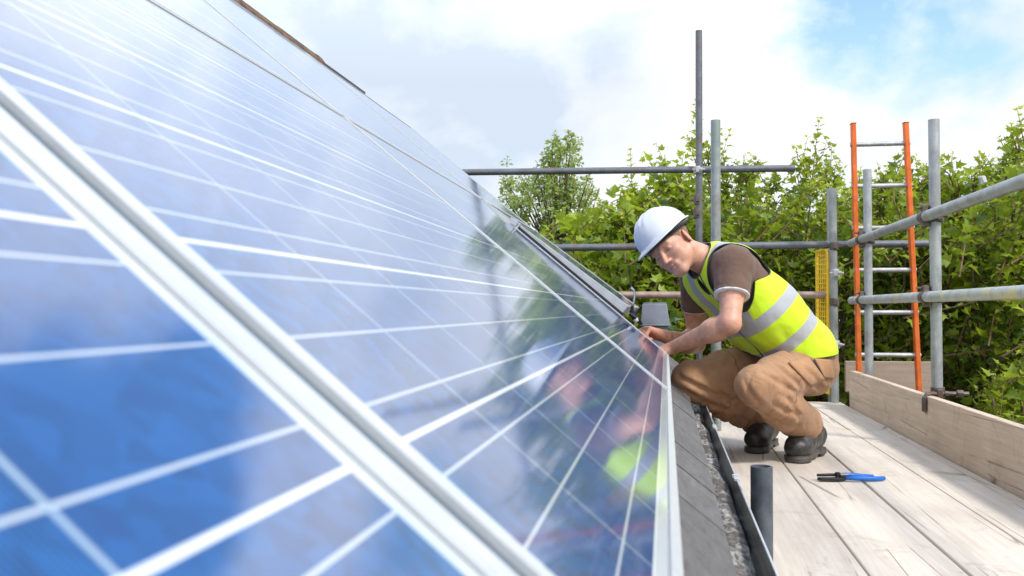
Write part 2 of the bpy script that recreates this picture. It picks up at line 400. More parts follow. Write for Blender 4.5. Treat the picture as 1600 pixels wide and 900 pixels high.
# ------------------------------------------------------------------ solar panels
MG, LIP, FD = .0225, .010, .040
def panel(u0, s0, label, L=1.58, H=.948, tilt=0.0, pivot_top=True, lift=0.0, rows=6):
    """u0, s0: corner of the first cell"""
    root = empty('solar_panel', (0,0,0), label, 'solar panel', 'solar panels on the roof')
    base = slope(u0, s0, lift)
    # local x along the eave, y up the slope, z the normal; a tilt lifts the lower edge
    t = TH - tilt
    ux, uy, uz = Vector((0,1,0)), Vector((-math.cos(t),0,math.sin(t))), Vector((math.sin(t),0,math.cos(t)))
    if tilt: 
        top = slope(u0, s0+H, lift); base = top - uy*H
    mt = Matrix((ux, uy, uz)).transposed().to_4x4(); mt.translation = base
    root.location = base; root.rotation_euler = mt.to_euler()
    W = world(root)
    x0, x1, y0, y1 = -MG, L+MG, -MG, H+MG
    xf = lambda p: W @ p
    mb = MB(); z0, z1 = -FD, 0.0
    # four mitred rails with an inward lip
    def rail(A, B, nin):
        A, B, nin = Vector(A), Vector(B), Vector(nin); t_ = (B-A).normalized()
        pr = [(0,z1),(LIP,z1),(LIP,z1-.002),(.003,z1-.002),(.003,z0+.002),(.022,z0+.002),(.022,z0),(0,z0)]
        V = [xf(Vector((*(A+t_*q+nin*q).xy, z))) for q, z in pr] + [xf(Vector((*(B-t_*q+nin*q).xy, z))) for q, z in pr]
        n = len(pr); mb.add(V, [tuple(range(n)), tuple(range(n, 2*n))[::-1]] + [(i, n+i, n+(i+1) % n, (i+1) % n) for i in range(n)])
    rail((x0,y0,0),(x1,y0,0),(0,1,0)); rail((x1,y0,0),(x1,y1,0),(-1,0,0)); rail((x1,y1,0),(x0,y1,0),(0,-1,0)); rail((x0,y1,0),(x0,y0,0),(1,0,0))
    mb.build('frame', 'alu', root)
    g = .0035
    mb = MB(); mb.box((x0+g,y0+g,-.0065),(x1-g,y1-g,-.0022), xf)
    o = mb.build('glass', 'cells', root)
    uvl = o.data.uv_layers.new(name='UVMap')
    for lp in o.data.loops:
        c = o.data.vertices[lp.vertex_index].co; uvl.data[lp.index].uv = (c.x, c.y)
    at_ = o.data.attributes.new('cell_h', 'FLOAT', 'POINT'); at_.data.foreach_set('value', [H+.0125]*len(o.data.vertices))
    return root
cols_u = {'A': .36-1.58, 'B': .44, 'C': 2.07, 'D': 3.70}
panel(cols_u['A'], 0, 'nearest blue solar panel at the bottom left corner, cut by the frame')
panel(cols_u['B'], 0, 'big lower solar panel mirroring the worker, between the two nearest wide frame joints')
panel(cols_u['C'], 0, 'lower solar panel whose bottom corner points at the worker\'s forearm')
panel(cols_u['A']+.045, 1.0, 'upper row solar panel nearest the camera, above the blurred wide joint')
panel(cols_u['B'], 1.0, 'upper row solar panel with the pale sky mirrored at the top left')
panel(cols_u['C'], 1.0, 'upper row solar panel just below the ridge tiles at the roof end')
panel(cols_u['D'], 1.0, 'farthest upper row solar panel ending at the scaffold tube')
panel(cols_u['D']+.02, .245, 'raised lower solar panel behind the grey channel, not yet fixed down', H=.690, tilt=rad(3.0), lift=.004)
# aluminium cover strip in the near joint
mb = MB(); mb.box((.3868,-.022,-.040),(.4005,.970,-.0005), lambda p: slope(p.x,p.y,p.z))
mrail = mb.build('mounting_rail', 'alu', bevel=.002)
MB().box((.4007,-.021,-.040),(.4172,.969,-.0045), lambda p: slope(p.x,p.y,p.z)).build('joint_shade_strip', 'joint_shade', mrail)  # dark filler strip painted as the shaded side of the next panel's frame
tag(mrail, 'white aluminium strip filling the wide joint between the two nearest lower solar panels', 'rail')
# rails under the array
mb = MB()
# grey channel along the near side of the raised panel
mb = MB(); r_ = empty('mounting_channel', slope(3.69,.2,0), 'grey aluminium channel leaning along the raised solar panel beside the worker\'s hand', 'channel')
tl = rad(3.0)
def dloc(p):   # frame of the raised panel
    t = TH - tl; uy = Vector((-math.cos(t),0,math.sin(t))); uz = Vector((math.sin(t),0,math.cos(t)))
    top = slope(0, .935, .004); return top + uy*(p.y-.69) + uz*p.z + Vector((0, p.x, 0))
mb.box((3.684,-.02,-.036),(3.690,.53,.006), dloc); mb.build('web', 'alu_grey', r_, bevel=.001)
mb = MB(); mb.box((3.672,.525,-.038),(3.690,.575,.009),dloc); mb.box((3.660,.535,-.01),(3.672,.56,.012),dloc); mb.build('end_bracket', 'alu_grey', r_, bevel=.0015)
mb = MB(); mb.box((3.6765,.215,-.004),(3.684,.78,.011),lambda p: slope(p.x,p.y,p.z)); mb.build('shadow_gap', 'black', r_)  # black strip standing in for the shadow gap under the raised panel's side

# ------------------------------------------------------------------ roof vent by the eave
v = empty('roof_vent', (-.055,5.06,.36), 'grey metal roof vent with a boxy cap behind the worker\'s hand', 'roof vent')
def frust(x0,x1,y0,y1,z0,X0,X1,Y0,Y1,z1):
    return [(x0,y0,z0),(x1,y0,z0),(x1,y1,z0),(x0,y1,z0),(X0,Y0,z1),(X1,Y0,z1),(X1,Y1,z1),(X0,Y1,z1)], [(0,3,2,1),(4,5,6,7),(0,1,5,4),(1,2,6,5),(2,3,7,6),(3,0,4,7)]
mb = MB(); mb.add(*frust(-.135,.022,5.0,5.14,.525,-.125,.006,5.01,5.13,.640)); mb.box((-.139,4.996,.520),(.026,5.144,.528)); mb.box((-.120,5.015,.640),(.002,5.125,.646))
mb.build('cap', 'lead', v, bevel=.003)
mb = MB(); mb.box((-.085,5.02,.30),(.012,5.12,.520)); mb.build('neck', 'lead', v, bevel=.003)

# ------------------------------------------------------------------ scaffold boards
bx = [.2385, .4600, .6890, .9160, 1.1345]
def board(x0, x1, y0, y1, label, z1=0.0, mat='board'):
    root = MB(); root.box((x0, y0, z1-.038), (x1, y1, z1))
    o = root.build('scaffold_board', mat, bevel=.004)
    tag(o, label, 'board', 'scaffold boards of the walkway'); return o
board(bx[0]+.002, bx[1]-.004, -1.2, 6.55, 'scaffold board right beside the gutter, under both boots')
board(bx[1]+.002, bx[2]-.004, -1.2, 6.55, 'second scaffold board from the gutter, under the black jaws of the pliers', -.001)
board(bx[2]+.003, bx[3]-.003, -1.2, 4.879, 'long scaffold board under the tips of the blue plier handles', .0005)
board(bx[3]+.003, bx[4]-.002, -1.2, 4.878, 'near scaffold board running along the foot of the pale toe board', -.001)
board(bx[2]+.002, bx[3]-.004, 4.884, 6.55, 'short far scaffold board behind the butt joint, in the middle of the walkway', -.002)
board(bx[3]+.001, bx[4]-.002, 4.886, 6.30, 'short far scaffold board ending at the green standard and the toe board', .0)
mb = MB(); o = mb.prism([(-1.2,-.03),(6.03,-.03),(6.045,.221),(6.0,.226),(-1.2,.226)], lambda p: Vector((p.z, p.x, p.y)), 1.1375, 1.1755)
tag(mb.build('toe_board', 'toe', bevel=.004), 'long pale cracked toe board standing along the right edge of the walkway', 'toe board')
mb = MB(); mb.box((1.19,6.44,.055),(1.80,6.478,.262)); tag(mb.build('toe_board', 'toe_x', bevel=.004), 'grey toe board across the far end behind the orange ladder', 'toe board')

# ------------------------------------------------------------------ scaffold tubes
def coupler(parent, c, ax, ax2, mat='coupler', side=1, size=1.0, name='coupler'):
    """band round a tube (axis ax) with a body towards ax2 and a bolt with its nut"""
    c, ax, ax2 = Vector(c), Vector(ax).normalized(), Vector(ax2).normalized(); o3 = ax.cross(ax2).normalized()*side
    mb = MB(); h = .026*size; R_ = .0295
    for (a_, r1) in ((ax, R_),):
        n = 20; V = []
        for z in (-h, h):
            for rr in (R_, .0245):
                for k in range(n):
                    w = 2*math.pi*k/n; V.append(c + a_*z + (ax2*math.cos(w)+o3*math.sin(w))*rr)
        F = []
        for k in range(n):
            j = (k+1) % n; F += [(k,j,2*n+j,2*n+k),(n+k,3*n+k,3*n+j,n+j),(k,n+k,n+j,j),(2*n+k,2*n+j,3*n+j,3*n+k)]
        mb.add(V, F)
    # hinge lug and bolt flange
    def xf(p): return c + ax*p.z + ax2*p.x + o3*p.y
    mb.box((-.012,.026,-.017),(.014,.046,.017), xf); mb.box((-.014,-.052,-.019),(.010,-.025,.019), xf)
    b = mb.build(name, mat, parent, bevel=.003)
    mb = MB(); mb.path([xf(Vector((-.038,-.040,0))), xf(Vector((.050,-.040,0)))], .006, 10)
    mb.path([xf(Vector((.018,-.040,0))), xf(Vector((.034,-.040,0)))], .0125, 6)
    mb.build('bolt', mat, b)
    return b
def pole(a, b, mat, label, name='scaffold_standard', cat='scaffold pole', group='upright scaffold standards', r=.02415):
    root = empty(name, a, label, cat, group)
    mb = MB(); mb.pipe(a, b, r); mb.build('tube', mat, root, auto=40)
    return root
X, Y, Z = Vector((1,0,0)), Vector((0,1,0)), Vector((0,0,1))
pN = onz(1190, 728, .262)
near = pole((.2065,2.13,-4.8),(.2085,2.10,.262),'tube_blue','short dark scaffold standard with an open top, standing between the gutter and the boards')
p1t = at(1118,188,4.62)
s1 = pole((p1t[0]-.01,p1t[1]+.05,-4.8),p1t,'tube_green','thick green stained standard directly behind the worker\'s collar')
t1, t2 = at(1302,295,6.0), at(1305,560,6.0)
s2 = pole((t1[0]+.02,t1[1],-4.8),(t1[0]-.004,t1[1],t1[2]),'tube_green','green grey standard beside the yellow mesh gate')
for py, mt in ((427,'coupler_z'),(538,'coupler_z')):
    q = at(1304,py,6.0); coupler(s2, (t1[0]+.004,t1[1],q[2]), Z, X, mt)
for py in (385,472):
    q = at(1304,py,6.0); coupler(s2, (t1[0]+.002,t1[1],q[2]), Z, X, 'coupler', -1)
t1b = at(1297,294,6.35)
s3 = pole((t1b[0],t1b[1],-4.8),t1b,'tube','grey standard half hidden behind the green grey one at the gate')
xS = 1.203
y4 = 5.72; q4 = ony(1355,265,y4)
s4 = pole((q4[0]+.003,y4,-4.8),(q4[0],y4,q4[2]),'tube','grey standard in front of the orange ladder rungs')
q5 = ony(1459,187,4.36)
s5 = pole((q5[0]+.008,4.36,-4.8),(q5[0],4.36,q5[2]),'tube','tall thick grey standard at the right, in front of the toe board clip')
print('poles', q4, q5)
# outer guard rails
def rail(a, b, mat, label, **k): return pole(a, b, mat, label, 'guard_rail', 'scaffold rail', 'horizontal scaffold rails', **k)
xr = xS-.050
def onx(x, y, X_):
    r = cW + cR*(x-800)/FPX + cU*(450-y)/FPX
    return CAM + r*X_/r[0]
u1, u2 = onx(1318,384,xr), onx(1600,283,xr); l1, l2 = onx(1320,470,xr), onx(1600,457,xr)
zu = (u1[2]+u2[2])/2; zl = (l1[2]+l2[2])/2
print('rails', u1, u2, l1, l2)
yR = 6.02
r1 = rail((xr,-.6,u2[2]),(xr,yR,u1[2]),'tube','upper slanting guard rail coming in from the right edge at head height')
r2 = rail((xr,-.6,l2[2]),(xr,yR,l1[2]),'tube_yellow','lower guard rail with worn yellow paint along the right side')
for rr, zz, zf in ((r1,u2[2],u1[2]),(r2,l2[2],l1[2])):
    for yq in (4.36, y4):
        f = (yq-3.2)/(yR-3.2); zq = zz+(zf-zz)*f
        c = coupler(rr, (xr,yq-.0,zq), Y, X, 'coupler', 1)
        c2 = coupler(rr, (xr+.05,yq,zq+.0), Z, -X, 'coupler', -1)
# plastic strip tied to the upper rail
pc = onx(1537,297,xr); mb = MB()
mb.path([pc+np.array([0,-.02,.024]), pc+np.array([-.004,-.01,.045]), pc+np.array([-.01,.01,.050]), pc+np.array([-.002,.02,.026])], [.006,.009,.006,.004], 6)
mb.build('tape', 'coupler_z', r1)
yE = 6.32
e1, e2 = ony(700,386,yE), ony(1450,384,yE)
r3 = rail((e1[0],yE,(e1[2]+e2[2])/2),(e2[0],yE,(e1[2]+e2[2])/2),'tube_dark','dark end guard rail running behind the worker\'s helmet')
e3, e4 = ony(820,461,yE), ony(1305,461,yE)
r4 = rail((e3[0],yE,e3[2]),(e4[0],yE,e4[2]),'tube_rust','rusty lower end rail above the roof vent')
coupler(r3, (ony(1418,385,yE)[0],yE,e2[2]), X, Z, 'coupler')
yF = 6.62
f1, f2 = ony(660,270,yF), ony(1242,263,yF)
r5 = rail(f1, f2,'tube_dark','high dark tube crossing the sky between the array and the trees')
s6a, s6b = ony(1092,48,yF-.05), ony(1088,400,yF-.05)
s6 = pole((s6b[0],yF-.05,-4.8),s6a,'tube_dark','thin tallest dark standard rising into the sky left of the green one')
coupler(s6, ony(1090,266,yF-.05), Z, X, 'coupler_z'); 
for py, dz in ((312,0),(333,0)):
    coupler(s6, ony(1090,py,yF-.05), Z, -X, 'coupler', 1, 1.3)
# toe board clip
q = onx(1446,622,1.175)
cl = empty('toe_board_clip', (1.15,q[1],.2), 'rusty clip strapped over the toe board at the thick standard', 'clip')
mb = MB(); yb = 4.36
mb.path([(1.128,yb-.05,.16),(1.128,yb-.05,.215),(1.140,yb-.048,.234),(1.165,yb-.045,.238),(1.185,yb-.04,.234)], .009, 8)
mb.box((1.126,yb-.075,.155),(1.132,yb-.030,.222)); mb.build('strap', 'coupler', cl)
mb = MB(); mb.path([(1.18,yb-.04,.236),(1.32,yb-.03,.236)], .010, 8); mb.path([(1.27,yb-.034,.236),(1.295,yb-.034,.236)], .018, 6); mb.build('bolt', 'coupler', cl)
cc = coupler(cl, (q5[0]+.004,4.36,.236), Z, X, 'coupler')

# ------------------------------------------------------------------ ladder
yL = 6.05
lt, lb = ony(1333,193,yL), ony(1342,580,yL-.03); rt, rb = ony(1415,192,yL), ony(1436,613,yL-.03)
lad = empty('ladder', (lb+rb)/2, 'orange ladder with grey rungs rising above the outer guard rails', 'ladder')
def ext(a, b, zz): t = (zz-a[2])/(b[2]-a[2]); return a+(b-a)*t
for (A, B) in ((lt, lb), (rt, rb)):
    A2, B2 = Vector(A), Vector(ext(A, B, -2.2)); d_ = (B2-A2).normalized()
    V = []; hw, hd = .0135, .028
    for p in (A2, B2):
        for sx, sy in ((-1,-1),(1,-1),(1,1),(-1,1)): V.append(p+Vector((sx*hw,sy*hd,0)))
    mb = MB(); mb.add(V, [(0,1,2,3)[::-1],(4,5,6,7),(0,1,5,4)[::-1],(1,2,6,5)[::-1],(2,3,7,6)[::-1],(3,0,4,7)[::-1]]); mb.build('stile', 'orange', lad, bevel=.004)
zr = ony(1375,225,yL)[2]; dzr = zr-ony(1375,290.6,yL)[2]
k = 0
while zr-k*dzr > -2.1:
    zq = zr-k*dzr; a, b = ext(lt,lb,zq), ext(rt,rb,zq)
    if k < 12:
        mb = MB(); mb.path([a+np.array([-.02,0,0]), b+np.array([.02,0,0])], .0145, 12); mb.build('rung', 'rung', lad, auto=40)
    k += 1

# ------------------------------------------------------------------ yellow mesh gate
g1 = Vector((t1[0]-.035, t1[1]+.02, 0)); g2v = ony(1276, 400, 6.45); g2 = Vector((g2v[0], 6.45, 0))
gate = empty('safety_gate', g1, 'yellow mesh safety gate seen almost edge-on beside the green grey standard', 'gate')
gd = (g2-g1).normalized(); gl = (g2-g1).length
zt, zb = at(1300,390,6.0)[2], .06
def G(s_, z_): return tuple(g1 + gd*s_ + Vector((0,0,z_)))
mb = MB(); c = .03
loop = [(0,zb),(0,zt-c),(c*.3,zt-c*.3),(c,zt),(gl-c,zt),(gl-c*.3,zt-c*.3),(gl,zt-c),(gl,zb),(0,zb)]
mb.path([G(*p) for p in loop], .0095, 8); mb.box((0,0,0),(.001,.001,.001), lambda p: Vector(G(.01,zb+.01))+p)
mb.build('frame', 'yellow', gate)
mb = MB()
for k in range(1, 6): s_ = gl*k/6; mb.path([G(s_,zb), G(s_,zt)], 0.0034, 5)
for k in range(1, 30): z_ = zb+(zt-zb)*k/30; mb.path([G(0,z_), G(gl,z_)], 0.0034, 5)
mb.build('mesh', 'yellow', gate)
mb = MB(); mb.box((0,-.006,0),(gl,.006,.10), lambda p: Vector(G(p.x,zb+p.z))+Vector((-gd.y,gd.x,0))*p.y); mb.build('kick_plate', 'yellow', gate)

# ------------------------------------------------------------------ pliers
pl = empty('pliers', onz(1310,747,0), 'water pump pliers with blue handles and black jaws lying on the boards', 'pliers')
jt, e_u, e_l = onz(1279,747,.006), onz(1354,742,.008), onz(1379,747,.008)
piv = onz(1312,747,.01); dx = Vector(e_l)-Vector(jt); dx.z = 0; dx.normalize(); dy = Vector((-dx.y, dx.x, 0))
O = Vector((piv[0],piv[1],0))
pf = lambda p: O + dx*p.x + dy*p.y + Z*p.z
mb = MB()
mb.prism([(-.082,-.010),(-.070,-.020),(-.030,-.024),(.012,-.016),(.022,-.002),(.004,.006),(-.028,-.002),(-.050,-.004),(-.075,-.003)], pf, .003, .014)
mb.prism([(-.080,.002),(-.052,.001),(-.020,.006),(.006,.012),(.004,.024),(-.022,.026),(-.060,.016),(-.078,.010)], pf, .0145, .023)
mb.prism([(.0,-.012),(.040,-.012),(.044,-.002),(.004,.010)], pf, .0145, .021)
mb.path([pf(Vector((-.006,.004,.002))), pf(Vector((-.006,.004,.030)))], .009, 12)
mb.build('jaws', 'black', pl, bevel=.0012)
mb = MB(); mb.box((.002,-.004,.021),(.030,.010,.0255), pf); mb.build('slide', 'steel', pl, bevel=.001)
L1 = (Vector(e_l)-O).length
for nm, pts in (('handle', [(.018,-.008,.012),(.06,-.016,.012),(.12,-.010,.011),(L1,.004,.010)]), ('handle', [(.002,.018,.018),(.03,.028,.017),(.075,.027,.014),(.125,.020,.012)])):
    mb = MB(); mb.path([pf(Vector(p)) for p in pts], [.0065,.0085,.0085,.0075], 10); mb.build(nm, 'blue_grip', pl, smooth=True)
# ------------------------------------------------------------------ implicit surfaces for the worker
def cap(p, a, b, r1, r2):
    a, b = np.asarray(a, float), np.asarray(b, float); ab = b-a
    t = np.clip(((p-a)@ab)/(ab@ab), 0, 1)
    return np.linalg.norm(p-a-t[:,None]*ab, axis=1) - (r1+(r2-r1)*t)
def ell(p, c, axes, rr):
    """axes: 3 unit rows"""
    q = (p-np.asarray(c, float)) @ np.asarray(axes, float).T
    rr = np.asarray(rr, float); k0 = np.linalg.norm(q/rr, axis=1); k1 = np.linalg.norm(q/(rr*rr), axis=1)+1e-9
    return k0*(k0-1)/k1
def smin(a, b, k):
    h = np.clip(.5+.5*(b-a)/k, 0, 1); return b+(a-b)*h - k*h*(1-h)
def smax(a, b, k): return -smin(-a, -b, k)
def vnoise(p, seed=0):
    rs = np.random.RandomState(seed); G = rs.rand(24,24,24).astype(np.float32)*2-1
    i = np.floor(p).astype(int); f = p-i; f = f*f*(3-2*f); out = 0
    for dx in (0,1):
        for dy in (0,1):
            for dz in (0,1):
                w = (f[:,0] if dx else 1-f[:,0])*(f[:,1] if dy else 1-f[:,1])*(f[:,2] if dz else 1-f[:,2])
                out = out + w*G[(i[:,0]+dx) % 24, (i[:,1]+dy) % 24, (i[:,2]+dz) % 24]
    return out
def polygonise(fn, lo, hi, h):
    lo, hi = np.asarray(lo, float), np.asarray(hi, float); B = 6
    nb = np.ceil((hi-lo)/(h*B)).astype(int); n = nb*B
    cc = np.stack(np.meshgrid(*[lo[i]+(np.arange(nb[i])+.5)*B*h for i in range(3)], indexing='ij'), -1).reshape(-1,3)
    dc = fn(cc); dc_ = dc.reshape(nb)
    D = np.repeat(np.repeat(np.repeat(dc_, B, 0), B, 1), B, 2).astype(np.float32)
    act = np.argwhere(np.abs(dc_) < B*h*1.35)
    off = np.stack(np.meshgrid(*[np.arange(B)]*3, indexing='ij'), -1).reshape(-1,3)
    for s in range(0, len(act), 1500):
        I = (act[s:s+1500,None,:]*B + off[None]).reshape(-1,3)
        D[I[:,0],I[:,1],I[:,2]] = fn(lo+(I+.5)*h)
    S = D < 0
    nv = n-1
    c = S[:-1,:-1,:-1].astype(np.int8)
    for dx,dy,dz in [(a,b,c2) for a in (0,1) for b in (0,1) for c2 in (0,1) if a+b+c2]:
        c = c + S[dx:nv[0]+dx, dy:nv[1]+dy, dz:nv[2]+dz]
    mask = (c > 0) & (c < 8); I = np.argwhere(mask); idx = -np.ones(nv, np.int32); idx[tuple(I.T)] = np.arange(len(I))
    acc = np.zeros((len(I),3)); cnt = np.zeros(len(I))
    corners = [(a,b,c2) for a in (0,1) for b in (0,1) for c2 in (0,1)]
    for A in corners:
        for ax in range(3):
            if A[ax]: continue
            Bc = list(A); Bc[ax] = 1
            da = D[I[:,0]+A[0],I[:,1]+A[1],I[:,2]+A[2]]; db = D[I[:,0]+Bc[0],I[:,1]+Bc[1],I[:,2]+Bc[2]]
            cr = (da < 0) != (db < 0); t = np.where(cr, da/(da-db+1e-12), 0)
            pt = np.repeat(np.array(A, float)[None], len(I), 0); pt[:,ax] += t
            acc[cr] += pt[cr]; cnt[cr] += 1
    V = lo+(I+acc/np.maximum(cnt,1)[:,None]+.5)*h
    Fs = []
    for ax in range(3):
        b1, b2 = (ax+1)%3, (ax+2)%3
        sl = [slice(1, nv[i]) for i in range(3)]; sl[ax] = slice(0, nv[ax])
        sa = S[tuple(sl)]; sl2 = list(sl); sl2[ax] = slice(1, nv[ax]+1); sb = S[tuple(sl2)]
        E = np.argwhere(sa != sb); 
        if not len(E): continue
        flip = sa[tuple(E.T)]; E = E.copy()
        for i in range(3):
            if i != ax: E[:,i] += 1
        q = []
        for d1, d2 in ((-1,-1),(0,-1),(0,0),(-1,0)):
            J = E.copy(); J[:,b1] += d1; J[:,b2] += d2; q.append(idx[tuple(J.T)])
        Q = np.stack(q, 1); Q[~flip] = Q[~flip][:,::-1]; Fs.append(Q)
    F = np.concatenate(Fs); F = F[(F >= 0).all(1)]
    return V, F
def wv(a, b, c): return cR*a + cW*b + cU*c            # right, away, up as seen
nrm = lambda v: v/np.linalg.norm(v)

# --- skeleton of the squatting worker
hl = nrm(wv(.69,-.39,.61)); hu = wv(-.57,.23,.79); hu = nrm(hu-hl*(hu@hl)); hf = nrm(np.cross(hl, hu)); 
if hf @ wv(-.448,-.893,-.06) < 0: hf = -hf
EM = at(1035,395,3.66); HO = EM - hf*.088
_a = rad(20); 
_l, _f = hl*math.cos(_a)-hf*math.sin(_a), hf*math.cos(_a)+hl*math.sin(_a)
if (_f@cR) > (hf@cR): _l, _f = hl*math.cos(_a)+hf*math.sin(_a), hf*math.cos(_a)-hl*math.sin(_a)
hl, hf = _l, _f
_a = rad(9); hf, hu = hf*math.cos(_a)-hu*math.sin(_a), hu*math.cos(_a)+hf*math.sin(_a)
EM = at(1034,396,3.66); HO = EM - hf*.088
HA = np.array([hl, hf, hu])
def H(x, y, z): return HO + hl*x + hf*y + hu*z
NB = at(1112,408,3.77)                                     # base of the neck
NS, FS = at(1146,412,3.62), at(1087,430,3.92)              # near, far shoulder
nE, nWr = at(1141,505,3.50), at(1052,543,3.76)             # near elbow, wrist
fE, fWr = at(1087,538,4.04), at(1040,526,3.85)
nH, fH = at(1264,574,3.76), at(1222,566,3.98)
nK, fK = at(1180,603,3.47), at(1080,594,3.84)
nA, fA = at(1262,668,3.76), at(1196,655,4.04)
sp = nrm(wv(-.68,-.05,.73)); lat = nrm(wv(.5,-.80,.12)); lat = nrm(lat-sp*(lat@sp)); fr = np.cross(lat, sp)
if fr @ wv(-1,-1,-.5) < 0: fr = -fr
TO = (at(1190,478,3.76)+at(1190,478,3.80))/2               # torso reference point on the first band
AX = np.array([lat, fr, sp])

def torso(p, g=0.0):
    d = cap(p, at(1250,548,3.78), at(1199,484,3.70), .116+g, .106+g)
    d = smin(d, cap(p, at(1199,484,3.70), at(1149,434,3.70), .106+g, .096+g), .06)
    d = smin(d, cap(p, at(1232,545,3.95), at(1175,480,3.90), .115+g, .115+g), .09)
    d = smin(d, cap(p, at(1175,480,3.90), at(1120,446,3.86), .115+g, .092+g), .09)
    d = smin(d, cap(p, NS, FS, .062+g, .058+g), .07)
    d = smin(d, cap(p, at(1150,420,3.72), NB, .075+g, .06+g), .06)
    return d
def arm(p, S, E_, W_, g=0.0):
    u = E_-S; f = W_-E_
    d = cap(p, S, S+u*.45, .052+g, .051+g); d = smin(d, cap(p, S+u*.4, E_, .049+g, .039+g), .03)
    d = smin(d, cap(p, E_, E_+f*.28, .039+g, .043+g), .02); d = smin(d, cap(p, E_+f*.25, W_, .043+g, .027+g), .03)
    return d
def hand(p, W_, dr, nr, curl, side=1, spread=1.0, thumb_in=.0):
    dr = nrm(dr); nr = nrm(nr-dr*(nr@dr)); ac = np.cross(nr, dr)*side
    L = lambda x, y, z: W_+dr*x+ac*y+nr*z
    d = cap(p, L(-.01,0,0), L(.03,.002,0), .024, .021)
    for y in (.028,.010,-.009,-.027): d = smin(d, cap(p, L(.012,y*.45,0), L(.082,y,0), .016, .0125), .014)
    d = smin(d, cap(p, L(.02,.022,-.006), L(.055,.03,-.008), .017, .013), .014)
    for y, ln, c in zip((.029,.010,-.010,-.029), (.95,1.05,.98,.78), curl):
        q = L(.084,y,0); a = 0; dd = None
        for k, (sl, r1, r2) in enumerate(((.040,.0098,.0088),(.026,.0088,.0080),(.020,.0080,.0066))):
            a += c*(1.0 if k == 0 else .9); v = dr*math.cos(a) - nr*math.sin(a) + ac*y*.9*spread
            q2 = q+nrm(v)*sl*ln; s_ = cap(p, q, q2, r1, r2); dd = s_ if dd is None else smin(dd, s_, .003); q = q2
        d = smin(d, dd, .0045)
    t0, t1_, t2, t3 = L(.018,.024,-.006), L(.050,.046-thumb_in*.3,-.018), L(.078,.050-thumb_in,-.030-thumb_in*.3), L(.100,.044-thumb_in*1.5,-.040-thumb_in*.5)
    dd = smin(cap(p, t0, t1_, .0155, .0115), cap(p, t1_, t2, .0112, .0098), .005); dd = smin(dd, cap(p, t2, t3, .0098, .0075), .004)
    return smin(d, dd, .010)
FHD = dict(dr=wv(-.86,-.25,.36), nr=wv(.30,.15,.93), curl=(.75,1.0,1.15,1.25), side=-1, thumb_in=.014)
NHD = dict(dr=wv(-.93,.12,-.20), nr=wv(-.15,.0,1.), curl=(.3,.35,.4,.45), side=1)
def head(p):
    A = HA; L = H
    d = ell(p, L(0,-.015,.036), A, (.076,.100,.088))
    d = smin(d, ell(p, L(0,.028,-.03), A, (.062,.062,.088)), .03)
    for s in (-1, 1):
        d = smin(d, cap(p, L(s*.055,.0,-.055), L(s*.018,.066,-.100), .018, .016), .03)
        d = smin(d, cap(p, L(s*.044,.058,-.026), L(s*.040,.045,-.055), .018, .014), .03)
        d = smin(d, cap(p, L(s*.014,.086,.020), L(s*.044,.072,.020), .009, .008), .014)
    d = smin(d, cap(p, L(-.012,.073,-.103), L(.012,.073,-.103), .0155, .0155), .02)
    for s in (-1, 1):
        d = smax(d, -(cap(p, L(s*.026,.100,.000), L(s*.040,.094,-.002), .013, .012)), .014)
        d = smin(d, ell(p, L(s*.032,.0735,-.002), A, (.0155,.013,.0125)), .003)
        d = smin(d, cap(p, L(s*.020,.0845,-.006), L(s*.044,.0785,-.004), .0028, .0028), .003)
    d = smin(d, cap(p, L(0,.086,.010), L(0,.108,-.036), .0075, .0105), .010)
    for s in (-1, 1): d = smin(d, cap(p, L(s*.009,.096,-.041), L(s*.012,.088,-.040), .0075, .0065), .006)
    d = smin(d, cap(p, L(-.018,.083,-.068), L(.018,.083,-.068), .0095, .0095), .014)
    for s in (-1, 1):
        d = smin(d, cap(p, L(0,.0945,-.0645), L(s*.024,.0845,-.0680), .0040, .0026), .003)
        d = smin(d, cap(p, L(0,.0935,-.0755), L(s*.023,.0845,-.0710), .0050, .0028), .003)
    d = smax(d, -cap(p, L(-.022,.0965,-.0700), L(.022,.0965,-.0700), .0026, .0026), .002)
    for s in (-1, 1):
        ea = nrm(hl*s*.9 - hf*.45)
        Ax = np.array([ea, nrm(np.cross(hu, ea)), hu])
        e = ell(p, L(s*.080,-.012,-.012), Ax, (.0075,.019,.032))
        e = smax(e, -ell(p, L(s*.0875,-.008,-.009), Ax, (.006,.011,.020)), .004)
        d = smin(d, e, .006)
    return d
def body(p):
    d = head(p)
    d = smin(d, cap(p, H(0,-.035,-.045), NB + sp*(-.02), .056, .064), .03)
    d = smin(d, torso(p, -.022), .03)
    d = smin(d, arm(p, NS, nE, nWr), .03); d = smin(d, arm(p, FS, fE, fWr), .03)
    d = smin(d, hand(p, fWr+nrm(fWr-fE)*.012, **FHD), .012)
    d = smin(d, hand(p, nWr+nrm(nWr-nE)*.012, **NHD), .012)
    for h_, k_, a_ in ((nH,nK,nA),(fH,fK,fA)):
        d = smin(d, cap(p, h_, k_, .072, .048), .03); d = smin(d, cap(p, k_, a_, .048, .036), .02)
    return d
per = empty('person', (*(at(1245,690,3.8)[:2]), 0.0), 'squatting worker in white hard hat, yellow hi-vis vest and tan trousers', 'person')
V, F = polygonise(body, np.min([fK,nK,fWr,nA,fA,at(1000,500,3.7)],0)-[.2,.25,.12], np.array([.80,4.35,1.10]), .0036)
q = (V-HO)@HA.T
def m_(c, r, soft=.5): return np.clip((1-np.linalg.norm((q-np.array(c))/np.array(r), axis=1))/soft, 0, 1)
lip = np.maximum(m_((0,.090,-.0705),(.030,.03,.0095)), 0)
mouth = m_((0,.090,-.0700),(.027,.03,.0032),1)
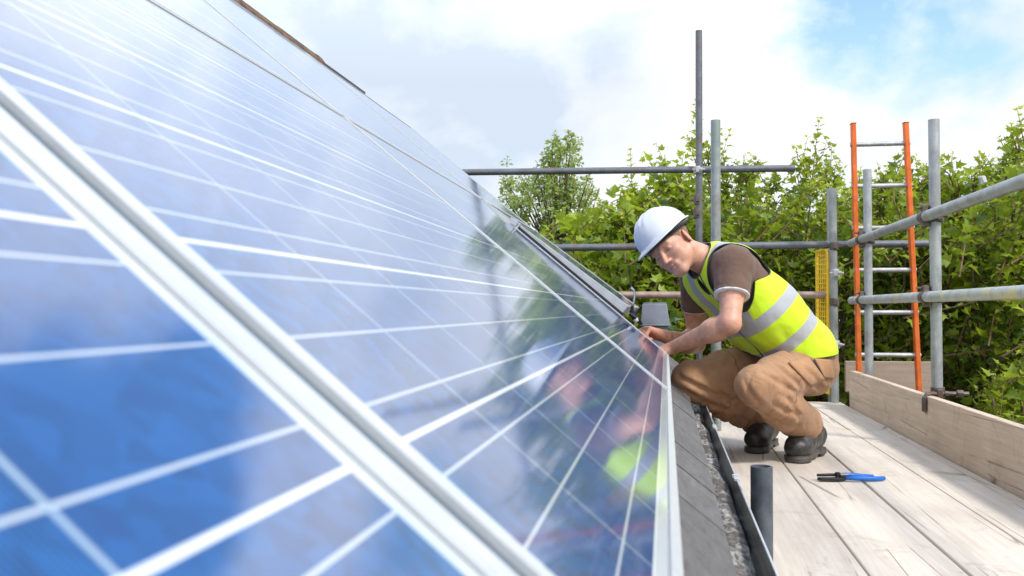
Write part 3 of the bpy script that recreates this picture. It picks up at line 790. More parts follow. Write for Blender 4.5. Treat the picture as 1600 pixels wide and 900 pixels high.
brow = np.maximum(m_((.034,.080,.0205),(.023,.03,.0070)), m_((-.034,.080,.0205),(.023,.03,.0070)))
lash = np.maximum.reduce([m_((.032,.083,-.0062),(.0185,.03,.0046),.7), m_((-.032,.083,-.0062),(.0185,.03,.0046),.7), mouth*.8])
flush = np.maximum.reduce([m_((.045,.06,-.03),(.03,.03,.028),1), m_((-.045,.06,-.03),(.03,.03,.028),1), m_((.085,-.012,-.012),(.02,.03,.04),1), m_((0,.108,-.036),(.016,.02,.016),1),
    np.clip((.07-np.linalg.norm(V-nE,axis=1))/.05,0,1)*.8, np.clip((.10-np.linalg.norm(V-fWr-nrm(fWr-fE)*.09,axis=1))/.05,0,1)*.8])
stub = np.clip(m_((0,.07,-.085),(.06,.06,.040),.6)*1., 0, 1)
def skin():
    n = NT('skin'); o = n.obj(); f = n.noise(o, 45, 4, .6); g = n.noise(o, 300, 2)
    c = n.mix(n.ramp(f, .35, .65), (.56,.285,.19), (.68,.375,.26))
    c = n.mix(n.math('MULTIPLY', n.attr('flush'), .30), c, (.62,.20,.14))
    c = n.mix(n.math('MULTIPLY', n.attr('stubble'), .22), c, (.36,.24,.20))
    c = n.mix(n.math('MULTIPLY', n.attr('lip'), .6), c, (.55,.20,.17))
    c = n.mix(n.math('MULTIPLY', n.attr('brow'), .55), c, (.30,.17,.10))
    c = n.mix(n.math('MULTIPLY', n.attr('lash'), .8), c, (.12,.07,.05))
    n.pbr(c, .48, 0, n.bump(g, .12, .001), Subsurface_Weight=.12, Subsurface_Scale=.01, Subsurface_Radius=(1,.35,.2)); return n.m
M['skin'] = skin()
raw_mesh('body', V, F, 'skin', per, attrs={'lip': lip, 'brow': brow, 'lash': lash, 'flush': flush, 'stubble': stub})
# hair: a close crop over the skull
def hair(p):
    q = (p-HO)@HA.T
    d = ell(p, H(0,-.017,.037), HA, (.080,.1035,.091))
    cut = np.maximum(-(q[:,2]-np.where(q[:,1] > -.035, -.020, -.050)), q[:,1]-.040-np.clip(q[:,2],-.02,.03)*.6)
    d = smax(d, cut, .004); d = np.maximum(d, -(np.linalg.norm((q-np.array([.08,-.012,-.010]))/np.array([.03,.022,.034]),axis=1)-1)*.02)
    return d + vnoise(p*350, 3)*.0012
V, F = polygonise(hair, HO-.16, HO+.16, .0036)
M['hair'] = simple('cropped_hair', (.22,.13,.08), .7, 0, 200, .3, .4)
raw_mesh('hair', V, F, 'hair', per)

# --- shirt
def shirt(p):
    d = torso(p, .002)
    for S, E_, r_, k in ((NS, nE, .073, .56), (FS, fE, .066, .48)):
        u = E_-S; s = cap(p, S, S+u, r_, r_*.92); s = np.maximum(s, (p-(S+u*k))@nrm(u)); d = smin(d, s, .03) if False else np.minimum(smin(d, s, .028), np.maximum(cap(p,S,S+u,r_,r_*.92),(p-(S+u*k))@nrm(u)))
        d = np.maximum(d, -np.maximum(-(p-(S+u*(k-.06)))@nrm(u)*1.0, cap(p, S, S+u, .052, .050)))
    col_ = np.abs(cap(p, NB+sp*.0, NB+(H(0,-.035,-.05)-NB)*.38, .068, .066))-.004
    t = (p-NB)@nrm(H(0,-.035,-.05)-NB)
    d = np.minimum(d, np.maximum(np.maximum(col_, t-.035), -t-.02))
    d = np.maximum(d, -cap(p, NB+sp*.01+fr*.03, H(0,-.02,-.07)+fr*.02, .055, .06))
    w = vnoise(p*np.array([28,28,28.]), 5)*.5+vnoise(p*60, 6)*.25
    d = d + .0045*w
    return np.maximum(d, -(p-TO)@sp-.20)
V, F = polygonise(shirt, np.min([fE,nE,nH],0)-.16, np.max([NS,NB,nH,fH],0)+.16, .0045)
hem = np.full(len(V), 1.0)
for S, E_, k in ((NS,nE,.56),(FS,fE,.48)):
    u = nrm(E_-S); t = (V-(S+(E_-S)*k))@u; near_ = cap(V, S, E_, .0765, .0765) < 0
    hem = np.where(near_ & (t > -.04), np.minimum(hem, np.abs(t+.0)), hem)
def cloth(name, c0, c1, attrs=(), rough=.85, weave=900, sheen=.15, fold=.35, fs=26):
    n = NT(name); o = n.obj(); f = n.noise(o, 12, 5, .6); w = n.noise(o, weave, 2); b = n.noise(o, fs, 4, .55, .6)
    c = n.mix(n.ramp(f, .3, .7), c0, c1)
    r = rough
    for nm, colr, lo, hi in attrs:
        c = n.mix(n.ramp(n.attr(nm), lo, hi, 1, 0), c, colr)
    bb = n.bump(n.math('ADD', n.math('MULTIPLY', w, .06), b), fold, .012)
    n.pbr(c, r, 0, bb, Sheen_Weight=sheen); return n.m
M['shirt'] = cloth('brown_shirt', (.115,.062,.042), (.15,.085,.06), [('hem', (.78,.78,.78), .0042, .0058)])
raw_mesh('shirt', V, F, 'shirt', per, attrs={'hem': hem})

# --- hi-vis vest
aC_n, aC_f = at(1172,424,3.66), FS+lat*(-.02)
def arms_hole(p):
    a = cap(p, at(1142,405,3.56), at(1174,424,3.67), .086, .070)
    a = np.minimum(a, cap(p, NS-lat*.02, nE, .085, .10))
    b = cap(p, FS-lat*.02, fE-lat*.04, .080, .085)
    return np.minimum(a, b)
def tcoord(p):
    q = (p-TO)@AX.T; return q[:,0], q[:,1], q[:,2]
def hem_t(p):
    return (p-at(1240,562,3.65))@nrm(wv(-.06,-.12,1))
def vest(p):
    l, f_, t = tcoord(p)
    low = np.clip(1-hem_t(p)/.25, 0, 1)
    g = .016 + .020*low
    d = torso(p, 0) - g
    w = vnoise(np.stack([l*14, f_*14, t*9],1)+7, 8)*.6 + vnoise(np.stack([l*30+t*14, f_*30, t*16-l*10],1), 9)*.35
    d = d + (.005+.009*low)*w
    neck = np.minimum(cap(p, NB-sp*.01, H(0,-.02,-.07), .072, .080), cap(p, NB+fr*.05, NB+fr*.13-sp*.07, .045, .012))
    d = smax(d, -neck, .006)
    d = smax(d, -arms_hole(p), .006)
    return smax(d, -hem_t(p), .006)
V, F = polygonise(vest, np.min([FS,nH,nE,at(1060,450,3.85)],0)-.2, np.max([NS,nH,fH,NB],0)+.25, .0042)
l, f_, t = tcoord(V)
band = np.minimum(np.abs(t), np.abs(t+.145))-.026
V2 = V
shb = np.maximum(np.abs(np.abs(l)-.092)-.024, -t)
band = np.minimum(band, shb)
neckd = np.minimum(cap(V, NB-sp*.01, H(0,-.02,-.07), .072, .080), cap(V, NB+fr*.05, NB+fr*.13-sp*.07, .045, .012))
trim = np.minimum(np.minimum(np.abs(arms_hole(V)), np.abs(hem_t(V))), np.abs(neckd))-.0
zipd = np.where(f_ > 0, np.abs(l-.005), 1)
trim = np.minimum(trim, zipd+.0015)
M['vest'] = cloth('hi_vis_vest', (.58,.86,.012), (.66,.92,.015), [('band', (.42,.44,.46), -.001, .001), ('trim', (.012,.02,.012), .0052, .0068)], rough=.7, fold=.42, fs=15)
ves = raw_mesh('vest', V, F, 'vest', per, attrs={'band': band, 'trim': trim})

# --- trousers
def limb_fold(p, a, b, seed, amp, sx=10, sr=26):
    u = nrm(b-a); o_ = nrm(np.cross(u, [0,0,1.])); w = np.cross(u, o_); q = p-a
    x, y, z = q@u, q@o_, q@w
    n1 = vnoise(np.stack([x*sr+y*13, y*sx-x*4, z*sx],1)+11, seed); n2 = vnoise(np.stack([x*sr*2.3-z*15, y*sx*1.8, z*sx*1.8],1)+3, seed+1); n3 = vnoise(p*9, seed+2)
    return amp*((1-np.sqrt(np.abs(n1)+.002)*2)*np.clip(.45+n3, 0, 1)+(.5-np.sqrt(np.abs(n2)+.004))*.45)
def leg(p, h_, k_, a_, rb, seed):
    u = nrm(k_-h_); cuff = a_+(k_-a_)*.10
    d = cap(p, h_, h_+(k_-h_)*.6, .104*rb, .090*rb); d = smin(d, cap(p, h_+(k_-h_)*.55, k_+u*.0, .090*rb, .073*rb), .03)
    d = d + limb_fold(p, h_, k_, seed, .0075, 11, 15)
    e = smin(cap(p, k_, k_+(a_-k_)*.5, .073*rb, .082*rb), cap(p, k_+(a_-k_)*.5, cuff, .082*rb, .078*rb), .02)
    e = e + limb_fold(p, k_, a_, seed+5, .0105, 9, 21)
    e = np.maximum(e, (p-cuff)@nrm(a_-k_)-.025)
    return smin(d, e, .022)
def on_surface(fn, x, y, d0=3.2, lift=.0):
    r = cW + cR*(x-800)/FPX + cU*(450-y)/FPX; r = r/np.linalg.norm(r); d = d0
    for _ in range(60):
        s = fn((CAM+r*d)[None])[0]
        if s < .0008: break
        d += s*.7
    return CAM + r*(d-lift)
def crop_px(x, y): return 960+x/2.045, 300+y/2.045
CREASE = []
def trousers(p):
    d = leg(p, nH, nK, nA, 1.0, 20)
    d = np.minimum(d, leg(p, fH, fK, fA, 1.06, 30))
    pel = cap(p, nH+wv(.005,.03,.0), fH+wv(0,-.02,.01), .118, .112)
    pel = smin(pel, cap(p, at(1252,552,3.84), at(1232,552,3.92), .105, .10), .05)
    pel = smin(pel, torso(p, .010), .02)
    pel = smax(pel, (p-TO)@sp+.13, .01)
    d = smin(d, pel + vnoise(p*22, 40)*.006, .04)
    for a_, k_ in ((nA,nK),(fA,fK)):       # hollow cuffs
        u = nrm(a_-k_); t = (p-(a_+(k_-a_)*.10))@u
        d = np.maximum(d, -np.maximum(cap(p, k_, a_, .06, .068), .0-t))
    for Q, mid, R_, w_ in CREASE:
        nz = np.nonzero(np.linalg.norm(p-mid, axis=1) < R_+.05)[0]
        if len(nz):
            P_ = p[nz]; c = np.min([cap(P_, Q[k], Q[k+1], 0, 0) for k in range(len(Q)-1)], 0)
            tt = np.clip((R_*1.02-np.linalg.norm(P_-mid, axis=1))/(R_*.45), 0, 1)
            d[nz] += w_*tt*(.0090*np.exp(-(c/.0080)**2) - .0050*np.exp(-((c-.023)/.012)**2))
    return d
lo = np.min([fK,nK,nA,fA,nH,fH],0)-[.14,.14,.12]; hi = np.max([fK,nK,nA,fA,nH,fH],0)+.17
_cr = []
for pts, w_ in (([(505,548),(560,590),(598,628)],1),([(470,575),(530,612),(585,640)],.7),([(560,640),(600,655),(640,650)],1),([(545,655),(575,690),(590,735)],.8),
               ([(500,668),(550,700),(600,712)],.8),([(470,700),(530,738),(590,748)],.7),([(600,560),(645,600),(660,640)],.9),([(625,600),(650,625),(672,628)],.8),([(415,600),(440,650),(480,690)],.5),
               ([(212,560),(300,598),(385,636)],1.2),([(208,590),(290,632),(392,672)],1.2),([(215,535),(320,548),(410,580)],1),([(215,625),(290,668),(370,700)],1.1),([(300,610),(360,655),(400,700)],.8),([(330,520),(380,545),(430,552)],.8)):
    pts = np.array(pts, float); q = []
    for k in range(9):
        t = k/8; c = (1-t)**2*pts[0]+2*t*(1-t)*(2*pts[1]-.5*pts[0]-.5*pts[2])+t*t*pts[2]
        q.append(on_surface(trousers, *crop_px(*c), d0=3.0))
    q = np.array(q); dd = np.linalg.norm(np.diff(q, axis=0), axis=1)
    if dd.max() > .09: continue
    mid = q[4]; _cr.append((q, mid, np.linalg.norm(q-mid, axis=1).max(), w_))
CREASE = _cr
V, F = polygonise(trousers, lo, hi, .0042)
def seam_d(V):
    """distance to the outseam and knee seams of the near leg"""
    out = np.full(len(V), 1.0)
    for h_, k_, a_ in ((nH,nK,nA),(fH,fK,fA)):
        pn = nrm(np.cross(k_-h_, a_-k_)); s = np.abs((V-k_)@pn)
        tt = (V-h_)@nrm(k_-h_)/np.linalg.norm(k_-h_)
        for c in (.62,): out = np.minimum(out, np.where(cap(V,h_,k_,.12,.12) < 0, np.abs(tt-c)*.42, 1))
        side = (V-k_)@pn
        tk = (V-k_)@nrm(a_-k_); out = np.minimum(out, np.where((cap(V,k_,a_,.12,.12) < 0) & (tk > .05), np.abs(tk-.17), 1))
    return out
M['trousers'] = cloth('tan_trousers', (.33,.175,.088), (.44,.248,.132), [('seam', (.20,.10,.05), .001, .003)], fold=.5, fs=22)
tro = raw_mesh('trousers', V, F, 'trousers', per, attrs={'seam': seam_d(V)})
# thigh pocket with its flap and the open hip pocket
def patch(name, outline, fn, mat, lift=.004, th=.004, n=9, parent=None):
    """cloth patch laid on a surface: outline of 4 pixel corners, subdivided"""
    a, b, c, d = [np.array(q, float) for q in outline]; P = []
    for i in range(n+1):
        for j in range(n+1):
            s, t = i/n, j/n; q = (a*(1-s)+b*s)*(1-t)+(d*(1-s)+c*s)*t; P.append(on_surface(fn, q[0], q[1], lift=lift))
    P = np.array(P); m2 = n+1; F = [(i*m2+j, i*m2+j+1, (i+1)*m2+j+1, (i+1)*m2+j) for i in range(n) for j in range(n)]
    o = MB().add(P, F).build(name, mat, parent or tro, smooth=True)
    s = o.modifiers.new('thick', 'SOLIDIFY'); s.thickness = th; s.offset = 0
    return o
M['trouser_trim'] = cloth('tan_pocket', (.38,.195,.095), (.46,.25,.125), fold=.4)
patch('pocket_flap', [(1232,566),(1262,556),(1288,592),(1268,604)], trousers, 'trouser_trim', .009, .006)
patch('hip_pocket', [(1272,560),(1298,562),(1303,592),(1288,590)], trousers, 'trouser_trim', .012, .005)
patch('pocket_opening', [(1262,562),(1267,560),(1290,586),(1286,589)], trousers, 'vest_trim', .006, .002)

# --- boots
def boot(ankle, toe, seed):
    """ankle joint, toe tip on the boards"""
    toe = np.array([toe[0], toe[1], .045]); hd = toe-ankle; hd[2] = 0; L = np.linalg.norm(hd); hd = hd/L
    heel = toe - hd*.285; heel[2] = .0
    rise = max(0.0, ankle[2]-.135); heel[2] = .045 + rise*.85; heel = heel + hd*(.285-math.sqrt(max(.01,.285**2-(heel[2]-.045)**2)))*1.0
    ball = toe - hd*.085; ball[2] = .045
    sd = np.cross(hd, [0,0,1.])
    foot = nrm(ball-heel); upv = nrm(np.cross(sd, foot)); upv = upv if upv[2] > 0 else -upv
    def fn(p):
        A1 = np.array([sd, hd, [0,0,1.]]); A2 = np.array([sd, foot, upv])
        d = ell(p, toe-hd*.052+np.array([0,0,.010]), A1, (.052,.062,.047))
        d = smin(d, cap(p, ball+[0,0,.012], heel+upv*.028+foot*.03, .047, .044), .03)
        d = smin(d, cap(p, heel+foot*.05+upv*.05, ankle+(0,0,.03), .050, .052), .03)
        d = smin(d, cap(p, ball+upv*.03, ankle, .040, .048), .03)
        q = (p-toe); z = q[:,2]
        # sole: front part flat on the boards, back part along the raised foot
        sl = np.maximum(np.abs(((p-(toe-hd*.065))@sd))-.048-.004*np.sin(((p-toe)@hd)*300)*0, np.abs((p-(toe-hd*.062))@hd)-.064)
        r1 = np.linalg.norm((p[:,:2]-(toe-hd*.052)[:2])@np.stack([sd[:2],hd[:2]],1)/np.array([.053,.058]),axis=1)
        s1 = np.maximum((r1-1)*.05, np.abs(p[:,2]-.013)-.013)
        c = (p-heel); x = c@sd; y = c@foot; z2 = c@upv
        yl = np.linalg.norm(ball-heel)
        s2 = np.maximum(np.maximum(np.abs(x)-.040, np.abs(y-yl/2)-yl/2-.002), np.abs(z2+.026)-.015)
        s2 = np.maximum(s2, -np.maximum(np.maximum(np.abs(y-.085)-.018, z2+.030), -1))
        d = np.maximum(d, .002-p[:,2])
        d = np.minimum(smin(d, s1, .004), smin(d, s2, .004)); d = np.maximum(d, .001-p[:,2])
        up2 = nrm(ankle+np.array([0,0,.05])-heel)
        d = np.maximum(d, (p-ankle)@nrm(ankle-(ball+heel)/2)-.085)
        lace = (p-ball)@nrm(ankle-ball)
        d = d + .0016*np.sin(lace*220)*np.exp(-((p-ball)@sd/.022)**2)*(lace > .01)*(lace < .13)
        ty = (toe-p)@hd; d = d + .0022*np.exp(-((ty-.088)/.0035)**2) - .0012*np.exp(-((ty-.098)/.004)**2) + .0022*np.exp(-((p[:,2]-.029)/.0028)**2)*(ty < .14)
        return d + vnoise(p*38, seed)*.0022 + (.5-np.sqrt(np.abs(vnoise(p*np.array([60,60,95.]), seed+3))+.01))*.0022*(ty > .10)
    lo = np.minimum(np.minimum(toe, ankle), heel)-.10; lo[2] = -.01; hi = np.maximum(np.maximum(toe, ankle), heel)+.13
    V, F = polygonise(fn, lo, hi, .0040)
    rub = V[:,2]
    return raw_mesh('boot', V, F, 'boot', per, attrs={'sole': np.clip((.030-rub)/.008, 0, 1)})
def bootm():
    n = NT('boot_leather'); o = n.obj(); f = n.noise(o, 30, 6, .7); d = n.noise(o, 9, 4, .6)
    c = n.mix(n.ramp(f, .35, .65), (.018,.017,.017), (.045,.042,.040)); c = n.mix(n.ramp(d, .5, .68, 0, .5), c, (.15,.13,.115)); c = n.mix(n.math('MULTIPLY', n.attr('sole'), n.ramp(f, .3, .7, .25, .8)), c, (.11,.098,.088))
    n.pbr(c, n.ramp(f, .3, .7, .32, .55), 0, n.bump(f, .5, .005)); return n.m
M['boot'] = bootm()
boot(nA, onz(1240,712,.03), 50); boot(fA, onz(1178,698,.03), 51)

# --- hard hat (worn: clothing)
hatO = H(0,-.012,.060); tl_ = rad(0)
HU = nrm(hu - hf*.04); HF = nrm(hf - HU*(hf@HU)); HL = np.cross(HF, HU); 
if HL@hl < 0: HL = -HL
V = []; nu, nv_ = 64, 20
def hatp(a, e, g=0.0):
    ca, sa = math.cos(a), math.sin(a); ce, se = math.cos(e), math.sin(e)
    r = np.array([.110*ca*ce, .132*sa*ce, .112*se])
    if se > .2:      # three ribs over the crown
        for off in (-.030, 0, .030):
            r = r*(1+.030*math.exp(-((r[0]-off)/.0075)**2)*min(1, (se-.2)*3)*(1 if r[1] < .10 else .3))
    r = r*(1+g)
    return hatO + HL*r[0] + HF*r[1] + HU*r[2]
rings = []
for j in range(nv_+1):
    e = math.pi/2*(1-j/nv_); rings.append([hatp(2*math.pi*i/nu, e) for i in range(nu)])
def brim(a, k):
    """k 0..1 from the shell's edge to the brim's edge"""
    ca, sa = math.cos(a), math.sin(a); front = max(0, sa)**1.5
    w = .010 + .030*front; r = np.array([(.110+w*k)*ca, (.132+w*k)*sa, -.006-.014*k*(front)-.004*k])
    return hatO + HL*r[0] + HF*r[1] + HU*r[2]
for k in (.0, .5, 1.0): rings.append([brim(2*math.pi*i/nu, k) for i in range(nu)])
rings.append([brim(2*math.pi*i/nu, 1.0)-HU*.005 for i in range(nu)])
rings.append([brim(2*math.pi*i/nu, .1)-HU*.004 for i in range(nu)])
for j in range(nv_-1, 0, -3):
    e = math.pi/2*(1-j/nv_); rings.append([hatp(2*math.pi*i/nu, e, -.035) for i in range(nu)])
V = [p for r in rings for p in r]; F = [(j*nu+i, j*nu+(i+1) % nu, (j+1)*nu+(i+1) % nu, (j+1)*nu+i) for j in range(len(rings)-1) for i in range(nu)]
M['hat'] = simple('white_hard_hat', (.62,.65,.69), .28, 0, 8, .03, .02)
hat = MB().add(V, F).build('hard_hat', 'hat', per, auto=50)
V = []
for z, g in ((-.004,.945),(-.032,.90),(-.032,.87),(-.004,.90)):
    for i in range(nu):
        a = 2*math.pi*i/nu; V.append(hatO + HL*.110*g*math.cos(a) + HF*.132*g*math.sin(a) + HU*z)
F = [(j*nu+i, j*nu+(i+1) % nu, ((j+1) % 4)*nu+(i+1) % nu, ((j+1) % 4)*nu+i) for j in range(4) for i in range(nu)]
MB().add(V, F).build('headband', 'black', hat, smooth=True)

# --- the clamp in his hand
kc = at(992,492,3.78)
kt = empty('clamp_tool', kc, 'black clamp tool with a bent silver handle held at the panel\'s edge', 'hand tool')
def K(x, y, z=0): return at(x, y, 3.78+z)
mb = MB(); mb.path([K(986,484), K(990,492), K(997,501,.01), K(1003,507,.01)], [.009,.012,.011,.006], 10); mb.path([K(984,490,-.01), K(994,497,-.01)], .008, 8); mb.path([K(996,486,.01), K(989,499,.0)], .006, 8)
mb.path([K(988,478), K(987,488)], .007, 8); mb.build('body', 'black', kt, bevel=.001)
mb = MB(); mb.path([K(988,482),K(991,470),K(992,460),K(990,453),K(986,449.5)], [.0045,.005,.005,.0045,.006], 10); mb.build('handle', 'steel', kt, smooth=True)
mb = MB(); mb.path([K(992,498),K(995,503)], [.013,.011], 12); mb.build('knob', 'hat', kt, smooth=True)
# ------------------------------------------------------------------ trees
MAPLE = np.array([(0,0),(.20,.02),(.46,.10),(.30,.26),(.52,.52),(.24,.50),(0,1.0),(-.24,.50),(-.52,.52),(-.30,.26),(-.46,.10),(-.20,.02)])
OVAL = np.array([(0,0),(.28,.3),(.30,.6),(0,1.0),(-.30,.6),(-.28,.3)])
def leaves(parent, P, D, N, size, mat, young, rs, shape=MAPLE, name='crown', st=None, tb_=0):
    """P base points, D pointing directions, N face normals"""
    n = len(P); k = len(shape)
    D = D/np.linalg.norm(D,axis=1)[:,None]; N = N - D*np.sum(N*D,1)[:,None]; N /= np.linalg.norm(N,axis=1)[:,None]; S = np.cross(D, N)
    x = shape[:,0]; y = shape[:,1]
    fold = np.abs(x)*.35 - y*y*.22
    V = P[:,None,:] + size[:,None,None]*(S[:,None,:]*x[None,:,None] + D[:,None,:]*y[None,:,None] + N[:,None,:]*fold[None,:,None])
    # fan from the middle
    c = P + size[:,None]*D*.38; V = np.concatenate([c[:,None,:], V],1); kk = k+1
    F = np.array([(0, 1+i, 1+(i+1) % k) for i in range(k)])
    F = (np.arange(n)[:,None,None]*kk + F[None]).reshape(-1,3)
    tint = np.repeat(np.clip(rs.beta(1.6,2.0,n)+tb_,0,1), kk); yg = np.repeat(young, kk)
    V = V.reshape(-1,3); nl = len(F)
    if st is not None:                       # the twigs that carry the leaves belong to the crown
        q = np.array(st.f); q = np.concatenate([q[:,[0,1,2]], q[:,[0,2,3]]]) + len(V); F = np.concatenate([F, q])
        V = np.concatenate([V, np.array(st.v)]); z = np.zeros(len(st.v)); tint = np.concatenate([tint, z]); yg = np.concatenate([yg, z])
    o = raw_mesh(name, V, F, mat, parent, smooth=False, attrs={'tint': tint, 'young': yg})
    o.data.materials.append(M['stem']); mi = np.zeros(len(F), np.int32); mi[nl:] = 1
    if len(o.data.polygons) == len(F): o.data.polygons.foreach_set('material_index', mi)
    return o
def tree(base, shoots, label, name, mat='leaf', size=.080, seed=0, trunk_r=.07, step=.045, up=.9, group=None, shape=MAPLE, twig=.004, spread=.45, droop=.35, cat='tree', youngf=.9, per_node=2):
    """shoots: list of (start, tip); leaves in opposite pairs along each"""
    rs = np.random.RandomState(seed)
    root = empty(name, base, label, cat, group)
    P, D, N, SZ, YG, TB = [], [], [], [], [], []
    st = MB(); tb = MB()
    cx = np.mean([s[0] for s in shoots],0); hub = np.array([base[0], base[1], min(s[0][2] for s in shoots)-.5])
    tb.path([base, (np.array(base)+hub)/2+rs.normal(0,.08,3)*[1,1,0], hub, hub*.4+cx*.6, cx], [trunk_r, trunk_r*.8, trunk_r*.65, trunk_r*.45, trunk_r*.25], 10)
    for i, (a, b) in enumerate(shoots):
        a, b = np.array(a, float), np.array(b, float)
        L = np.linalg.norm(b-a); bend = rs.normal(0, .07*L, 3); n = max(3, int(L/step)); prev = None
        side = rs.rand()*6.28; tbias = rs.normal(0,.24) - .10
        pts = []
        for k in range(n+1):
            t = k/n; p = a+(b-a)*t + bend*math.sin(t*math.pi); pts.append(p)
        for k in range(1, n+1):
            t = k/n; p = pts[k]; u = nrm(pts[k]-pts[k-1]); side += math.pi/2 + rs.normal(0,.25)
            o1 = nrm(np.cross(u, [.3,.2,1.])+1e-6); o2 = np.cross(u, o1)
            for s in range(per_node):
                w = side + s*2*math.pi/per_node
                out = o1*math.cos(w)+o2*math.sin(w); sz = size*(.45+.95*rs.rand())*(1.05-.55*t**3)
                dr = nrm(out + u*(.25+.5*t) + rs.normal(0,.25,3) + np.array([0,0,-droop*(1-t)]))
                P.append(p + out*sz*(.25+.5*rs.rand())*(1-.5*t)); D.append(dr)
                N.append(nrm(np.array([0,0,1.]) + rs.normal(0,.55,3) + dr*.2)); SZ.append(sz); YG.append(np.clip((t-.72)*2.6*youngf + rs.normal(0,.12) + tbias*.4, 0, 1)); TB.append(tbias)
        if i % 1 == 0: st.path([pts[0], pts[len(pts)//2], pts[-1]], [twig*1.8, twig*1.2, twig*.5], 4, caps=False)
        if i % 6 == 0: tb.path([hub*.5+cx*.5, (hub+a)/2+np.array([0,0,.1]), a], [trunk_r*.3, trunk_r*.18, twig*1.6], 5, caps=False)
    tb.build('trunk', 'bark', root, smooth=True)
    c = leaves(root, np.array(P), np.array(D), np.array(N), np.array(SZ), mat, np.array(YG), rs, shape, st=st, tb_=np.array(TB))
    return root, len(P)
def mass(seed, n, xr_, yr_, z0, ztop, ln=(.35,.8), lean=.25, dens_top=.5):
    """shoots filling a clump; ztop(x, y) gives the crown's upper surface"""
    rs = np.random.RandomState(seed); out = []
    for i in range(n):
        x, y = rs.uniform(*xr_), rs.uniform(*yr_); zt = ztop(x, y, rs)
        t = rs.rand()**dens_top; z = z0+(zt-z0)*t; L = rs.uniform(*ln)
        b = np.array([x, y, z]); a = b - np.array([rs.normal(0,lean*2.6), rs.normal(0,lean*2.6), L])*[L,L,1]
        a[2] = b[2]-L*rs.uniform(.35,1)
        out.append((a, b))
    return out
def topz(px, py, d): return at(px, py, d)
tot = 0
def maple(label, px0, px1, d0, d1, tops, n, seed, mat='leaf', size=.080, leaders=(), zlow=-1.2, base_px=None, group='leafy maples behind the scaffold', name='maple_tree', lead_d=None, **k):
    """a crown that spans px0..px1 as seen at depths d0..d1, its outline at 'tops' (px, py)"""
    global tot
    dm = d0*.5+d1*.5
    tp = sorted(tops); xs = [at(px, 450, dm)[0] for px, _ in tp]
    def zt(x, y, rs):
        py = np.interp(x*dm/dm, xs, [q for _, q in tp]); dd = y
        return CAM[2] + (483-py)/FPX*dm + rs.normal(0,.05) - abs(y-dm)*.12
    xr_ = (at(px0,450,dm)[0], at(px1,450,dm)[0])
    sh = mass(seed, int(n*1.5), xr_, (d0, d1), zlow, zt)
    rs = np.random.RandomState(seed+99)
    for (bx_, by_, tx_, ty_) in leaders:
        d = lead_d or rs.uniform(d0+.1*(d1-d0), d0+.6*(d1-d0)); sh.append((at(bx_,by_,d), at(tx_,ty_,d+rs.uniform(-.2,.2))))
        for q in range(6):
            f = rs.uniform(.1,.6); a = at(bx_+(tx_-bx_)*f, by_+(ty_-by_)*f, d); b = at(bx_+(tx_-bx_)*(f+.25)+rs.uniform(-32,32), by_+(ty_-by_)*(f+.3), d+rs.uniform(-.2,.2)); sh.append((a, b))
    bpx = base_px or (px0+px1)/2; b = at(bpx, 480, dm)
    r, c = tree((b[0], b[1], -4.8), sh, label, name, mat, size, seed, group=group, **k); tot += c
    return r
maple('big bright maple rising behind the green stained standard', 1050, 1335, 8.0, 10.2, [(1040,325),(1080,262),(1110,270),(1140,282),(1180,290),(1225,312),(1262,278),(1300,300),(1340,312)], 330, 11,
      leaders=[(1120,330,1088,158),(1128,320,1140,205),(1140,330,1175,245),(1190,330,1210,262),(1265,330,1280,185),(1290,340,1300,225),(1255,330,1262,215),(1150,320,1165,240)])
maple('maple with loose leaning shoots left of the thin dark standard', 955, 1075, 7.6, 9.2, [(955,325),(985,290),(1010,305),(1040,292),(1075,270)], 150, 12,
      leaders=[(1010,370,985,235),(1030,360,990,290),(1045,350,1040,255),(1060,340,1025,225),(1070,340,1068,240),(1000,380,972,340)], size=.09, zlow=-.6)
maple('lime green sapling between the raised panel and the worker\'s helmet', 890, 985, 7.4, 8.4, [(880,370),(915,335),(950,325),(990,340)], 62, 13, mat='leaf_lime', zlow=-.3,
      leaders=[(915,400,905,335),(950,390,938,312),(975,380,965,318)], size=.080, name='sapling', cat='sapling')
maple('maple seen through the rungs of the orange ladder', 1320, 1470, 7.6, 9.8, [(1320,300),(1345,282),(1380,285),(1420,270),(1445,290),(1475,270)], 210, 14,
      leaders=[(1350,340,1345,262),(1400,330,1418,232),(1440,330,1430,245),(1370,330,1385,262)])
maple('maple filling the right edge beyond the thick grey standard', 1455, 1680, 6.9, 9.2, [(1455,290),(1490,262),(1520,255),(1560,268),(1600,250),(1680,240)], 270, 15,
      leaders=[(1490,330,1488,240),(1515,320,1530,238),(1600,320,1590,172),(1585,320,1580,195),(1560,320,1556,262),(1620,300,1615,180)])
maple('low pale leafed bush at the lower right outside the toe board', 1500, 1680, 5.6, 6.9, [(1500,600),(1530,545),(1560,520),(1600,500),(1680,480)], 105, 16, zlow=-1.4, size=.075, name='bush', cat='bush', mat='leaf', trunk_r=.03)
maple('lime yellow sapling tip poking up beside the bracket of the raised panel', 838, 862, 7.0, 7.4, [(838,356),(850,345),(862,356)], 7, 17, mat='leaf_lime', zlow=.2, size=.080, name='sapling', cat='sapling', trunk_r=.02, youngf=1.6)
